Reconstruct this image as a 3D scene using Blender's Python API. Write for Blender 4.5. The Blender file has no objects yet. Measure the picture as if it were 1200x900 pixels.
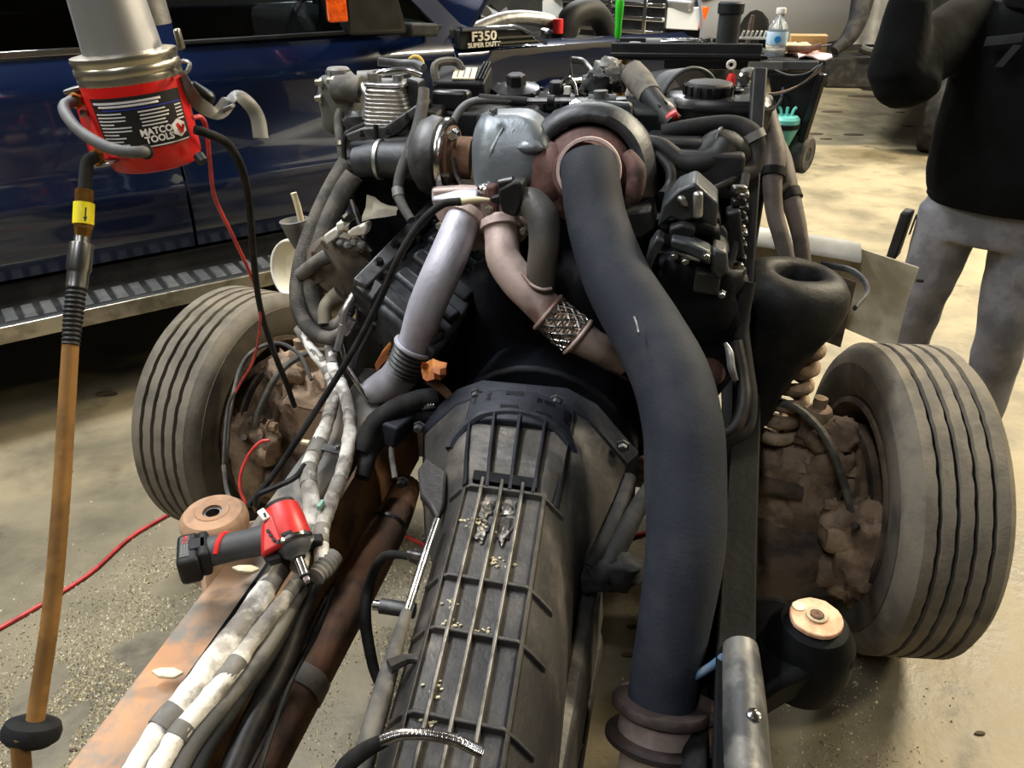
import bpy, bmesh, math, random
from mathutils import Vector, Matrix, noise
random.seed(7)
V = Vector
PI = math.pi
scene = bpy.context.scene
COL = scene.collection

# ------------------------------------------------------------------ camera
CAM_H, PITCH, FPX = 1.60, math.radians(30), 900.0
cam_d = bpy.data.cameras.new('camera'); cam = bpy.data.objects.new('camera', cam_d); COL.objects.link(cam)
cam_d.sensor_width = 36.0; cam_d.lens = FPX / 1200 * 36.0; cam_d.clip_start = 0.02; cam_d.clip_end = 100
cam.location = (0, 0, CAM_H); cam.rotation_euler = (PI / 2 - PITCH, 0, 0)
scene.camera = cam

# ------------------------------------------------------------------ world, exposure, shop lights
world = bpy.data.worlds.new('world'); scene.world = world; world.use_nodes = True
world.node_tree.nodes['Background'].inputs[0].default_value = (0.75, 0.82, 1.0, 1)
world.node_tree.nodes['Background'].inputs[1].default_value = 0.05
scene.view_settings.view_transform = 'Standard'; scene.view_settings.look = 'None'
scene.view_settings.gamma = 1.0; scene.view_settings.use_curve_mapping = False
scene.view_settings.exposure = 0.28
CEIL = 4.6
# (x, y, rotation, power, colour): the fluorescent strips of the shop, one lamp under each fixture
LAMPS = [(4.4, 4.0, 0.2, 640, (1.0, .86, .62)), (5.6, 1.2, 0.2, 200, (1.0, .87, .64)), (-1.7, 2.2, 1.0, 200, (.95, .97, 1.0)),
         (-4.0, 0.0, 1.0, 95, (1.0, .95, .84)), (0.6, 7.4, 0.2, 260, (.95, .97, 1.0)), (-4.2, 5.2, 1.0, 110, (.95, .97, 1.0)),
         (-1.0, -1.1, 1.2, 52, (.95, .97, 1.0)), (4.6, 8.2, 0.2, 260, (1.0, .90, .70))]
for i, (x, y, rz, pw, c) in enumerate(LAMPS):
    ld = bpy.data.lights.new('shop_light', 'AREA'); ld.shape = 'RECTANGLE'; ld.size = 2.3; ld.size_y = 0.22
    ld.energy = pw; ld.color = c
    lo = bpy.data.objects.new('shop_light', ld); COL.objects.link(lo)
    lo.location = (x, y, CEIL - 0.19); lo.rotation_euler = (0, 0, rz)

# ------------------------------------------------------------------ where things are
CP, SP = math.cos(PITCH), math.sin(PITCH)
def ray(px, py):
    u, v = (px - 600) / FPX, (py - 450) / FPX
    return V((u, CP - v * SP, -(SP + v * CP)))
HEAD = math.radians(13.0)
AX = V((0.09, 1.593, 0))                              # middle of the front axle on the floor
U = V((math.cos(HEAD), -math.sin(HEAD), 0))           # chassis: to its right
W = V((math.sin(HEAD), math.cos(HEAD), 0))            # chassis: forward
UP = V((0, 0, 1))
O = V((0, 0, CAM_H))
CFW = (O - AX).dot(W)
def C(lat, fw, z): return AX + U * lat + W * fw + UP * z
def F(px, py, fw):
    r = ray(px, py); return O + r * ((fw - CFW) / r.dot(W))
def Z(px, py, z):
    r = ray(px, py); return O + r * ((CAM_H - z) / -r.z)
def D(px, py, t): return O + ray(px, py) * t
def Fs(l): return [F(*a) for a in l]
def Zs(l): return [Z(*a) for a in l]
def Ds(l): return [D(*a) for a in l]

# ------------------------------------------------------------------ mesh helpers
def frame(axis, hint=None):
    a = V(axis).normalized()
    h = V(hint) if hint is not None else (V((0, 0, 1)) if abs(a.z) < .9 else V((1, 0, 0)))
    x = (h - a * h.dot(a)).normalized()
    return x, a.cross(x), a
def spline(pts, per=6):
    pts = [V(p) for p in pts]
    if len(pts) < 3: return pts
    out = []
    P = [pts[0] * 2 - pts[1]] + pts + [pts[-1] * 2 - pts[-2]]
    for i in range(1, len(P) - 2):
        p0, p1, p2, p3 = P[i - 1:i + 3]
        for k in range(per):
            t = k / per
            out.append(.5 * ((2 * p1) + (p2 - p0) * t + (2 * p0 - 5 * p1 + 4 * p2 - p3) * t * t + (3 * p1 - p0 - 3 * p2 + p3) * t ** 3))
    out.append(pts[-1]); return out
def lerpl(l, t):
    if not isinstance(l, (list, tuple)): return l
    x = t * (len(l) - 1); i = min(int(x), len(l) - 2); return l[i] + (l[i + 1] - l[i]) * (x - i)

class MB:
    def __init__(s): s.v, s.f = [], []
    def add(s, vs, fs):
        b = len(s.v); s.v += [V(p) for p in vs]; s.f += [[b + i for i in f] for f in fs]; return s
    def box(s, c, size, x=(1, 0, 0), z=(0, 0, 1)):
        x = V(x).normalized(); z = V(z); z = (z - x * z.dot(x)).normalized(); y = z.cross(x); c = V(c)
        a, b, d = size[0] / 2, size[1] / 2, size[2] / 2
        vs = [c + x * (a * i) + y * (b * j) + z * (d * k) for k in (-1, 1) for j in (-1, 1) for i in (-1, 1)]
        return s.add(vs, [[0, 2, 3, 1], [4, 5, 7, 6], [0, 1, 5, 4], [2, 6, 7, 3], [0, 4, 6, 2], [1, 3, 7, 5]])
    def bar(s, p, q, w, h, z=(0, 0, 1)):
        p, q = V(p), V(q); return s.box((p + q) / 2, ((q - p).length, w, h), q - p, z)
    def hexa(s, p):
        return s.add(p, [[0, 3, 2, 1], [4, 5, 6, 7], [0, 1, 5, 4], [1, 2, 6, 5], [2, 3, 7, 6], [3, 0, 4, 7]])
    def prism(s, poly, vec):
        n = len(poly); p = [V(a) for a in poly]; vec = V(vec)
        return s.add(p + [a + vec for a in p], [list(range(n))[::-1], list(range(n, 2 * n))] + [[i, (i + 1) % n, n + (i + 1) % n, n + i] for i in range(n)])
    def tube(s, pts, r, n=10, per=6, rings=0, ring_amp=0.0, caps=True, smooth=True, flat=1.0, hint=None):
        p = spline(pts, per) if smooth else [V(a) for a in pts]
        if rings:                                     # corrugation: resample evenly
            L = [0]
            for i in range(1, len(p)): L.append(L[-1] + (p[i] - p[i - 1]).length)
            m = rings * 2; q = []; j = 0
            for k in range(m + 1):
                d = L[-1] * k / m
                while j < len(p) - 2 and L[j + 1] < d: j += 1
                t = (d - L[j]) / max(1e-9, L[j + 1] - L[j]); q.append(p[j].lerp(p[j + 1], min(1, t)))
            p = q
        N = len(p); vs, fs = [], []
        x = None
        for i in range(N):
            d = (p[min(i + 1, N - 1)] - p[max(i - 1, 0)]).normalized()
            if x is None: x = frame(d, hint)[0]
            x = (x - d * x.dot(d)).normalized(); y = d.cross(x)
            rr = lerpl(r, i / (N - 1))
            if rings and i % 2: rr -= ring_amp
            for k in range(n):
                a = 2 * PI * k / n; vs.append(p[i] + x * (rr * math.cos(a)) + y * (rr * flat * math.sin(a)))
        for i in range(N - 1):
            for k in range(n):
                fs.append([i * n + k, i * n + (k + 1) % n, (i + 1) * n + (k + 1) % n, (i + 1) * n + k])
        if caps: fs += [list(range(n))[::-1], [(N - 1) * n + k for k in range(n)]]
        return s.add(vs, fs)
    def lathe(s, o, axis, prof, n=24, hint=None, sx=1.0, jit=0.0, caps=True):
        x, y, a = frame(axis, hint); o = V(o); vs, fs = [], []
        for j, (r, h) in enumerate(prof):
            for k in range(n):
                t = 2 * PI * k / n
                hh = h + (jit * (noise.noise(V((k * .9, j * 3.1, 0)))) if jit else 0)
                vs.append(o + x * (r * sx * math.cos(t)) + y * (r * math.sin(t)) + a * hh)
        for j in range(len(prof) - 1):
            for k in range(n):
                fs.append([j * n + k, j * n + (k + 1) % n, (j + 1) * n + (k + 1) % n, (j + 1) * n + k])
        if caps:
            if prof[0][0] > 1e-5: fs.append(list(range(n))[::-1])
            if prof[-1][0] > 1e-5: fs.append([(len(prof) - 1) * n + k for k in range(n)])
        return s.add(vs, fs)
    def cyl(s, p, q, r, n=16, r2=None):
        p, q = V(p), V(q); return s.lathe(p, q - p, [(r, 0), (r if r2 is None else r2, (q - p).length)], n)
    def pipe(s, p, q, ro, ri, n=20):
        p, q = V(p), V(q); L = (q - p).length
        return s.lathe(p, q - p, [(ri, 0), (ro, 0), (ro, L), (ri, L), (ri, 0)], n, caps=False)
    def bolt(s, p, axis, r=.008, h=.008, n=6):
        a = V(axis).normalized(); p = V(p)
        return s.lathe(p - a * .004, a, [(r * 1.35, 0), (r * 1.35, .0055), (r, .0056), (r, .004 + h * .8), (r * .8, .004 + h)], n)
    def torus(s, o, axis, R, r, n=24, m=8, sx=1.0, hint=None):
        x, y, a = frame(axis, hint); o = V(o); vs, fs = [], []
        for i in range(n):
            t = 2 * PI * i / n; d = x * (math.cos(t) * sx) + y * math.sin(t)
            for k in range(m):
                b = 2 * PI * k / m; vs.append(o + d * (R + r * math.cos(b)) + a * (r * math.sin(b)))
        for i in range(n):
            for k in range(m):
                fs.append([i * m + k, ((i + 1) % n) * m + k, ((i + 1) % n) * m + (k + 1) % m, i * m + (k + 1) % m])
        return s.add(vs, fs)
    def blob(s, c, rad, amp=.25, seed=0, n=14, m=9, freq=2.2, x=(1, 0, 0), z=(0, 0, 1), power=1.0):
        x = V(x).normalized(); z = V(z); z = (z - x * z.dot(x)).normalized(); y = z.cross(x); c = V(c)
        vs, fs = [], []
        def pt(t, ph):
            d = V((math.cos(t) * math.sin(ph), math.sin(t) * math.sin(ph), math.cos(ph)))
            if power != 1.0: d = V([math.copysign(abs(q) ** power, q) for q in d])
            k = 1 + amp * noise.noise(d * freq + V((seed * 7.3, seed * 1.7, 0))) + amp * .5 * noise.noise(d * freq * 2.7 + V((seed, 9, 3)))
            return c + x * (d.x * rad[0] * k) + y * (d.y * rad[1] * k) + z * (d.z * rad[2] * k)
        vs.append(pt(0, 0))
        for j in range(1, m):
            for i in range(n): vs.append(pt(2 * PI * i / n, PI * j / m))
        vs.append(pt(0, PI)); e = len(vs) - 1
        for i in range(n):
            fs.append([0, 1 + i, 1 + (i + 1) % n]); fs.append([e, 1 + (m - 2) * n + (i + 1) % n, 1 + (m - 2) * n + i])
            for j in range(m - 2):
                a = 1 + j * n; fs.append([a + i, a + n + i, a + n + (i + 1) % n, a + (i + 1) % n])
        return s.add(vs, fs)
    def loft(s, rings, caps=True, closed=True):
        n = len(rings[0]); vs = [p for r in rings for p in r]; fs = []
        for i in range(len(rings) - 1):
            for k in range(n if closed else n - 1):
                fs.append([i * n + k, i * n + (k + 1) % n, (i + 1) * n + (k + 1) % n, (i + 1) * n + k])
        if caps and closed: fs += [list(range(n))[::-1], [(len(rings) - 1) * n + k for k in range(n)]]
        return s.add(vs, fs)
    def sheet(s, grid, th, nrm):
        """a bent plate of real thickness: grid[i][j] points, pushed th along nrm"""
        a, b = len(grid), len(grid[0]); nrm = V(nrm) * th
        top = [V(p) for r in grid for p in r]; vs = top + [p + nrm for p in top]; m = a * b; fs = []
        for i in range(a - 1):
            for j in range(b - 1):
                q = [i * b + j, i * b + j + 1, (i + 1) * b + j + 1, (i + 1) * b + j]
                fs.append(q); fs.append([m + k for k in q[::-1]])
        edge = [(0, j) for j in range(b)] + [(i, b - 1) for i in range(1, a)] + [(a - 1, j) for j in range(b - 2, -1, -1)] + [(i, 0) for i in range(a - 2, 0, -1)]
        e = [i * b + j for i, j in edge]
        for k in range(len(e)):
            p, q = e[k], e[(k + 1) % len(e)]; fs.append([q, p, m + p, m + q])
        return s.add(vs, fs)
    def rough(s, amp, freq=20, seed=0):
        for i, p in enumerate(s.v):
            q = p * freq + V((seed, seed * 2, 0))
            s.v[i] = p + V((noise.noise(q), noise.noise(q + V((31, 0, 0))), noise.noise(q + V((0, 57, 0))))) * amp
        return s

def tag(o, label=None, cat=None, group=None, kind=None):
    if label: o['label'] = label
    if cat: o['category'] = cat
    if group: o['group'] = group
    if kind: o['kind'] = kind
    return o
def root(name, loc, label, cat, group=None):
    o = bpy.data.objects.new(name, None); COL.objects.link(o); o.location = loc; o.empty_display_size = .05
    return tag(o, label, cat, group)
def wloc(o):
    l = V((0, 0, 0))
    while o is not None: l += o.location; o = o.parent
    return l
def build(name, mb, mat, parent=None, bevel=0, sharp=38, sub=0, label=None, solid=0):
    base = wloc(parent) if parent is not None else (sum(mb.v, V((0, 0, 0))) / len(mb.v))
    if parent is None: base.z = min(p.z for p in mb.v)
    me = bpy.data.meshes.new(name)
    me.from_pydata([p - base for p in mb.v], [], mb.f)
    bm = bmesh.new(); bm.from_mesh(me); bmesh.ops.recalc_face_normals(bm, faces=bm.faces); bm.to_mesh(me); bm.free()
    me.polygons.foreach_set('use_smooth', [True] * len(me.polygons))
    me.set_sharp_from_angle(angle=math.radians(sharp)); me.materials.append(mat)
    o = bpy.data.objects.new(name, me); COL.objects.link(o)
    if parent is None: o.location = base
    else: o.parent = parent
    if solid:
        m = o.modifiers.new('thickness', 'SOLIDIFY'); m.thickness = solid; m.offset = 0
    if bevel:
        m = o.modifiers.new('edges', 'BEVEL'); m.width = bevel; m.segments = 2; m.limit_method = 'ANGLE'; m.angle_limit = math.radians(40)
    if sub:
        m = o.modifiers.new('smooth', 'SUBSURF'); m.levels = sub; m.render_levels = sub
    if label: o['label'] = label
    return o
def one(name, mb, mat, label, cat, group=None, **k):
    return tag(build(name, mb, mat, None, **k), label, cat, group)
def struct(name, mb, mat, **k): return tag(build(name, mb, mat, None, **k), kind='structure')
def text(name, body, size, loc, x, up, mat, parent, depth=.0006, spacing=1.0, align='CENTER', sx=1.0, bold=0):
    cu = bpy.data.curves.new(name, 'FONT'); cu.body = body; cu.size = size; cu.extrude = depth; cu.align_x = align; cu.align_y = 'CENTER'; cu.space_character = spacing; cu.offset = bold
    cu.resolution_u = 3
    t = bpy.data.objects.new(name, cu); COL.objects.link(t)
    bpy.context.view_layer.update()
    me = bpy.data.meshes.new_from_object(t.evaluated_get(bpy.context.evaluated_depsgraph_get()))
    bpy.data.objects.remove(t); bpy.data.curves.remove(cu)
    x = V(x).normalized(); up = V(up); up = (up - x * up.dot(x)).normalized(); nn = x.cross(up); base = wloc(parent)
    for v in me.vertices:
        c = v.co; v.co = V(loc) - base + x * (c.x * sx) + up * c.y + nn * c.z
    me.materials.clear(); me.materials.append(mat); me.name = name
    o = bpy.data.objects.new(name, me); COL.objects.link(o); o.parent = parent; return o

# ------------------------------------------------------------------ materials
def lin(c): return tuple((x / 255 / 12.92) if x <= 10 else ((x / 255 + .055) / 1.055) ** 2.4 for x in c)
MATS = {}
def mat(name, c, rough=.5, metal=0.0, c2=None, scale=12, cut=(.42, .62), bump=0.0, bscale=60, coat=0.0, c3=None, s3=5, cut3=(.55, .65), rough2=None, emit=None, spec=.5, detail=5, stretch=None):
    if name in MATS: return MATS[name]
    m = bpy.data.materials.new(name); m.use_nodes = True; MATS[name] = m
    nt = m.node_tree; b = nt.nodes['Principled BSDF']
    b.inputs['Roughness'].default_value = rough; b.inputs['Metallic'].default_value = metal
    b.inputs['Specular IOR Level'].default_value = spec
    b.inputs['Coat Weight'].default_value = coat; b.inputs['Coat Roughness'].default_value = .04
    b.inputs['Base Color'].default_value = (*lin(c), 1)
    tc = nt.nodes.new('ShaderNodeTexCoord'); src = tc.outputs['Object']
    if stretch:
        mp = nt.nodes.new('ShaderNodeMapping'); mp.inputs['Scale'].default_value = stretch; nt.links.new(src, mp.inputs[0]); src = mp.outputs[0]
    def nz(sc, det=detail, r=.6):
        n = nt.nodes.new('ShaderNodeTexNoise'); n.inputs['Scale'].default_value = sc; n.inputs['Detail'].default_value = det; n.inputs['Roughness'].default_value = r
        nt.links.new(src, n.inputs['Vector']); return n.outputs['Fac']
    def ramp(f, lo, hi):
        r = nt.nodes.new('ShaderNodeMapRange'); r.inputs[1].default_value = lo; r.inputs[2].default_value = hi; r.interpolation_type = 'SMOOTHSTEP'
        nt.links.new(f, r.inputs[0]); return r.outputs[0]
    def mix(f, a, bb):
        x = nt.nodes.new('ShaderNodeMix'); x.data_type = 'RGBA'; nt.links.new(f, x.inputs[0])
        if isinstance(a, tuple): x.inputs[6].default_value = (*a, 1)
        else: nt.links.new(a, x.inputs[6])
        if isinstance(bb, tuple): x.inputs[7].default_value = (*bb, 1)
        else: nt.links.new(bb, x.inputs[7])
        return x.outputs[2]
    if c2:
        f = ramp(nz(scale), *cut); col = mix(f, lin(c), lin(c2))
        if c3: col = mix(ramp(nz(s3), *cut3), col, lin(c3))
        nt.links.new(col, b.inputs['Base Color'])
        if rough2 is not None:
            r = nt.nodes.new('ShaderNodeMapRange'); r.inputs[3].default_value = rough; r.inputs[4].default_value = rough2
            nt.links.new(f, r.inputs[0]); nt.links.new(r.outputs[0], b.inputs['Roughness'])
    if bump:
        bp = nt.nodes.new('ShaderNodeBump'); bp.inputs['Strength'].default_value = 1.0; bp.inputs['Distance'].default_value = bump
        nt.links.new(nz(bscale, 4), bp.inputs['Height']); nt.links.new(bp.outputs[0], b.inputs['Normal'])
    if emit:
        b.inputs['Emission Color'].default_value = (*lin(emit[0]), 1); b.inputs['Emission Strength'].default_value = emit[1]
    return m
def glassmat(name, tint, refl=.35, rough=.02):
    m = bpy.data.materials.new(name); m.use_nodes = True; MATS[name] = m; nt = m.node_tree; nt.nodes.clear()
    out = nt.nodes.new('ShaderNodeOutputMaterial'); mx = nt.nodes.new('ShaderNodeMixShader'); tr = nt.nodes.new('ShaderNodeBsdfTransparent'); gl = nt.nodes.new('ShaderNodeBsdfGlossy'); fr = nt.nodes.new('ShaderNodeFresnel')
    fr.inputs[0].default_value = 1.5; gl.inputs['Roughness'].default_value = rough; tr.inputs[0].default_value = (*tint, 1)
    nt.links.new(fr.outputs[0], mx.inputs[0]); nt.links.new(tr.outputs[0], mx.inputs[1]); nt.links.new(gl.outputs[0], mx.inputs[2]); nt.links.new(mx.outputs[0], out.inputs[0]); return m

M = {}
M['black'] = mat('black_plastic', (19, 21, 23), .58, c2=(34, 35, 35), scale=9, bump=.0006, bscale=90, spec=0.3)
M['black_gloss'] = mat('black_gloss_plastic', (15, 16, 18), .33, c2=(27, 29, 30), scale=9, spec=0.4)
M['rubber'] = mat('black_rubber', (24, 25, 26), .74, c2=(44, 43, 41), scale=14, bump=.0005, bscale=140, spec=0.2)
M['rubber_dusty'] = mat('dusty_rubber', (70, 69, 66), .75, c2=(106, 102, 94), scale=14, bump=.0006, bscale=120, spec=0.3)
M['wire'] = mat('black_wire', (22, 22, 23), .5, c2=(44, 40, 36), scale=25, spec=0.25)
M['steel'] = mat('steel', (150, 150, 150), .32, 1.0, c2=(110, 108, 104), scale=30)
M['bright'] = mat('bright_steel', (215, 215, 215), .18, 1.0, c2=(170, 170, 168), scale=22)
M['alu'] = mat('cast_aluminium', (186, 186, 184), .36, .85, c2=(140, 140, 138), scale=14, bump=.0008, bscale=80)
M['dark_alu'] = mat('grimy_cast_aluminium', (86, 87, 88), .5, .55, c2=(50, 50, 51), scale=10, bump=.001, bscale=70)
M['black_iron'] = mat('black_cast_iron', (24, 26, 29), .55, .1, c2=(44, 43, 41), scale=8, bump=.0014, bscale=70, spec=0.25)
M['engine_grey'] = mat('engine_grey', (58, 63, 67), .45, .25, c2=(34, 36, 39), scale=9, bump=.001, bscale=80)
M['block'] = mat('engine_block_black', (11, 12, 16), .5, .1, c2=(20, 22, 28), scale=6, bump=.0012, bscale=50, spec=0.15)
M['trans'] = mat('grimy_gearbox_aluminium', (72, 70, 67), .5, .3, c2=(110, 104, 95), scale=9, cut=(.45, .7), bump=.0016, bscale=60, c3=(46, 45, 45), s3=4, cut3=(.42, .6))
M['rib'] = mat('worn_rib_aluminium', (112, 110, 106), .42, .6, c2=(70, 68, 64), scale=24)
M['bell'] = mat('bell_housing_grey', (42, 45, 52), .5, .3, c2=(30, 32, 37), scale=8, bump=.0012, bscale=60, spec=0.25)
M['rust'] = mat('brown_rust', (112, 82, 62), .85, c2=(76, 58, 46), scale=14, bump=.0018, bscale=80, c3=(122, 84, 60), s3=7)
M['rust_pale'] = mat('pale_rust', (150, 116, 90), .85, c2=(122, 112, 100), scale=9, bump=.0012, bscale=90, c3=(168, 128, 92), s3=6, cut3=(.48, .6))
M['rust_purple'] = mat('heat_stained_iron', (94, 65, 60), .75, .1, c2=(56, 40, 39), scale=10, bump=.0016, bscale=70, c3=(132, 100, 92), s3=6, cut3=(.55, .7))
M['rail_grey'] = mat('grey_dusty_rail', (106, 106, 103), .7, .1, c2=(132, 122, 108), scale=6, bump=.001, bscale=70, c3=(80, 78, 74), s3=10)
M['rail_rust'] = mat('rusty_rail_top', (164, 136, 112), .82, c2=(126, 122, 114), scale=7, cut=(.42, .58), bump=.0012, bscale=80, c3=(184, 138, 102), s3=5, cut3=(.5, .62))
M['rail_black'] = mat('black_rail', (9, 11, 13), .6, 0, c2=(17, 18, 19), scale=10, bump=.0012, bscale=60, spec=0.1)
M['mud'] = mat('dried_mud', (146, 124, 102), .92, c2=(104, 86, 70), scale=12, bump=.004, bscale=60, c3=(168, 146, 120), s3=9, cut3=(.52, .68))
M['mud_dark'] = mat('dark_mud', (92, 77, 64), .92, c2=(58, 49, 42), scale=11, bump=.004, bscale=60)
M['tyre'] = mat('dusty_tyre', (112, 105, 92), .88, c2=(90, 85, 76), scale=9, bump=.0012, bscale=120, c3=(118, 110, 94), s3=5)
M['groove_shade_black'] = mat('groove_shade_black', (10, 9, 8), .95)
M['sidewall'] = mat('dusty_sidewall', (84, 77, 66), .9, c2=(60, 55, 48), scale=7, bump=.001, bscale=90)
M['heat_pipe'] = mat('silver_grey_pipe', (184, 183, 194), .5, .3, c2=(156, 154, 162), scale=8, bump=.0008, bscale=110)
M['pink_pipe'] = mat('heat_tinted_pipe', (186, 166, 158), .55, .2, c2=(152, 136, 131), scale=9, bump=.0008, bscale=110, c3=(136, 106, 98), s3=5)
M['down_pipe'] = mat('dark_coated_pipe', (36, 40, 48), .72, .05, c2=(47, 50, 56), scale=7, bump=.0007, bscale=150, spec=0.2)
M['foil'] = mat('flattened_heat_foil', (108, 115, 120), .4, .4, c2=(90, 97, 102), scale=5, bump=.003, bscale=14)
M['braid'] = mat('braided_steel', (176, 160, 146), .4, .85, c2=(112, 92, 80), scale=60, bump=.002, bscale=160)
M['wrap'] = mat('white_heat_wrap', (214, 211, 204), .75, c2=(160, 155, 146), scale=18, bump=.004, bscale=50, c3=(112, 107, 100), s3=11, cut3=(.53, .66))
M['wrap_grey'] = mat('grey_tape', (96, 94, 90), .7, c2=(128, 124, 116), scale=16)
M['blue_paint'] = mat('dark_blue_paint', (6, 21, 50), .2, .1, c2=(5, 17, 42), scale=2, coat=1.0)
M['chrome'] = mat('chrome', (220, 220, 220), .12, 1.0)
M['dull_chrome'] = mat('dull_chrome', (190, 184, 168), .3, .9, c2=(150, 144, 128), scale=10)
M['glass'] = glassmat('tinted_glass', (.55, .6, .6))
M['glass_dark'] = glassmat('dark_tinted_glass', (.10, .11, .11))
M['orange'] = mat('amber_lens', (236, 96, 20), .25, c2=(200, 70, 12), scale=40)
M['interior'] = mat('dark_upholstery', (26, 27, 28), .8, c2=(38, 39, 40), scale=12)
M['red'] = mat('red_enamel', (216, 30, 26), .35, c2=(196, 24, 22), scale=6)
M['red_plastic'] = mat('red_plastic', (206, 44, 42), .4, c2=(176, 34, 34), scale=9)
M['red_wire'] = mat('red_wire', (214, 62, 58), .5, c2=(168, 44, 42), scale=20)
M['label_black'] = mat('label_black', (34, 34, 36), .4)
M['label_white'] = mat('label_white', (232, 232, 232), .5)
M['label_blue'] = mat('label_blue', (40, 60, 170), .5)
M['yellow'] = mat('yellow_label', (240, 222, 20), .45)
M['brass'] = mat('brass', (196, 146, 70), .3, .9, c2=(160, 112, 54), scale=30)
M['tan_hose'] = mat('tan_air_hose', (142, 102, 50), .6, c2=(112, 80, 38), scale=14, bump=.0006, bscale=90, c3=(98, 76, 44), s3=6, cut3=(.58, .7))
M['grey_plastic'] = mat('grey_plastic', (112, 112, 108), .5, c2=(92, 92, 88), scale=10)
M['grey_hose'] = mat('grey_hose', (96, 97, 97), .6, c2=(72, 72, 72), scale=18)
M['white'] = mat('off_white_paint', (222, 218, 206), .45, c2=(196, 190, 174), scale=6)
M['cream'] = mat('cream_plastic', (214, 202, 168), .5)
M['beige'] = mat('dusty_beige', (224, 214, 188), .6, c2=(198, 188, 160), scale=8, bump=.0006)
M['peach'] = mat('peach_washer', (224, 180, 146), .7, c2=(196, 146, 112), scale=20, bump=.0006)
M['tan_rubber'] = mat('tan_rubber', (166, 132, 104), .8, c2=(132, 104, 82), scale=12, bump=.0008)
M['orange_rust'] = mat('orange_shield', (186, 118, 52), .7, c2=(140, 78, 36), scale=14, bump=.002, bscale=50)
M['green'] = mat('green_handle', (52, 190, 40), .35)
M['teal'] = mat('turquoise_plastic', (126, 218, 204), .4, c2=(108, 204, 190), scale=6)
M['card'] = mat('cardboard', (176, 142, 92), .8, c2=(156, 124, 80), scale=10)
M['grey_paint'] = mat('grey_car_paint', (134, 136, 140), .3, .3, coat=.6)
M['lens'] = mat('clear_lamp_lens', (206, 206, 200), .15, .2)
M['dark_grey'] = mat('dark_grey_plastic', (56, 58, 60), .6, c2=(74, 75, 76), scale=7)
M['concrete_wall'] = mat('painted_block_wall', (64, 64, 62), .8, c2=(54, 54, 52), scale=3)
M['tape_white'] = mat('paper', (226, 222, 212), .7)
M['tube_silver'] = mat('brushed_tube_silver', (226, 227, 230), .38, .9, c2=(204, 206, 210), scale=8)
M['tan_shield'] = mat('dusty_olive_shield', (116, 110, 94), .7, .2, c2=(88, 82, 70), scale=12)
M['hose_brown'] = mat('brown_grey_hose', (112, 102, 95), .65, c2=(84, 76, 70), scale=12, bump=.0006, bscale=100)
M['rust_dark'] = mat('dark_burnt_iron', (66, 54, 50), .75, .2, c2=(42, 35, 33), scale=14, bump=.0012)
M['rust_lit'] = mat('lit_rusty_plate', (150, 108, 66), .8, c2=(96, 70, 48), scale=9, bump=.0015, c3=(72, 58, 44), s3=5)  # rust lightened in the colour so the plate looks lit

# ================================================================== the shop
M['floor'] = mat('shop_concrete', (137, 127, 102), .6, c2=(100, 94, 77), scale=3.0, cut=(.34, .70), bump=.003, bscale=34, c3=(80, 74, 60), s3=4.5, cut3=(.58, .74), rough2=.42, detail=12)
M['ceiling'] = mat('ceiling_panels', (96, 96, 94), .85, c2=(84, 84, 82), scale=2)
M['lamp_body'] = mat('white_fixture', (226, 226, 222), .5)
X0, X1, Y0, Y1 = -8.5, 9.0, -6.0, 14.0
struct('floor', MB().box(((X0 + X1) / 2, (Y0 + Y1) / 2, -.1), (X1 - X0, Y1 - Y0, .2)), M['floor'])
struct('ceiling', MB().box(((X0 + X1) / 2, (Y0 + Y1) / 2, CEIL + .1), (X1 - X0, Y1 - Y0, .2)), M['ceiling'])
struct('wall_back', MB().box(((X0 + X1) / 2, Y1 + .1, CEIL / 2), (X1 - X0, .2, CEIL)), M['concrete_wall'])
struct('wall_front', MB().box(((X0 + X1) / 2, Y0 - .1, CEIL / 2), (X1 - X0, .2, CEIL)), M['concrete_wall'])
struct('wall_left', MB().box((X0 - .1, (Y0 + Y1) / 2, CEIL / 2), (.2, Y1 - Y0, CEIL)), M['concrete_wall'])
struct('wall_right', MB().box((X1 + .1, (Y0 + Y1) / 2, CEIL / 2), (.2, Y1 - Y0, CEIL)), M['concrete_wall'])
# fixtures above the lamps
M['tube_glow'] = mat('fluorescent_tube', (255, 250, 236), .5, emit=((255, 248, 232), 6.0))
for i, (x, y, rz, pw, c) in enumerate(LAMPS):
    r = root('ceiling_light', V((x, y, CEIL)), 'long white fluorescent strip fixture hung under the shop ceiling', 'ceiling light', 'fluorescent strips of the shop')
    d = V((math.cos(rz), math.sin(rz), 0)); n_ = V((-d.y, d.x, 0)); c0 = V((x, y, CEIL - .05))
    build('housing', MB().box(c0, (2.4, .26, .08), d), M['lamp_body'], r, bevel=.006)
    for k in (-1, 1):
        build('tube', MB().cyl(c0 + n_ * (.07 * k) - d * 1.15 - UP * .06, c0 + n_ * (.07 * k) + d * 1.15 - UP * .06, .016, 10), M['tube_glow'], r)

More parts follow.
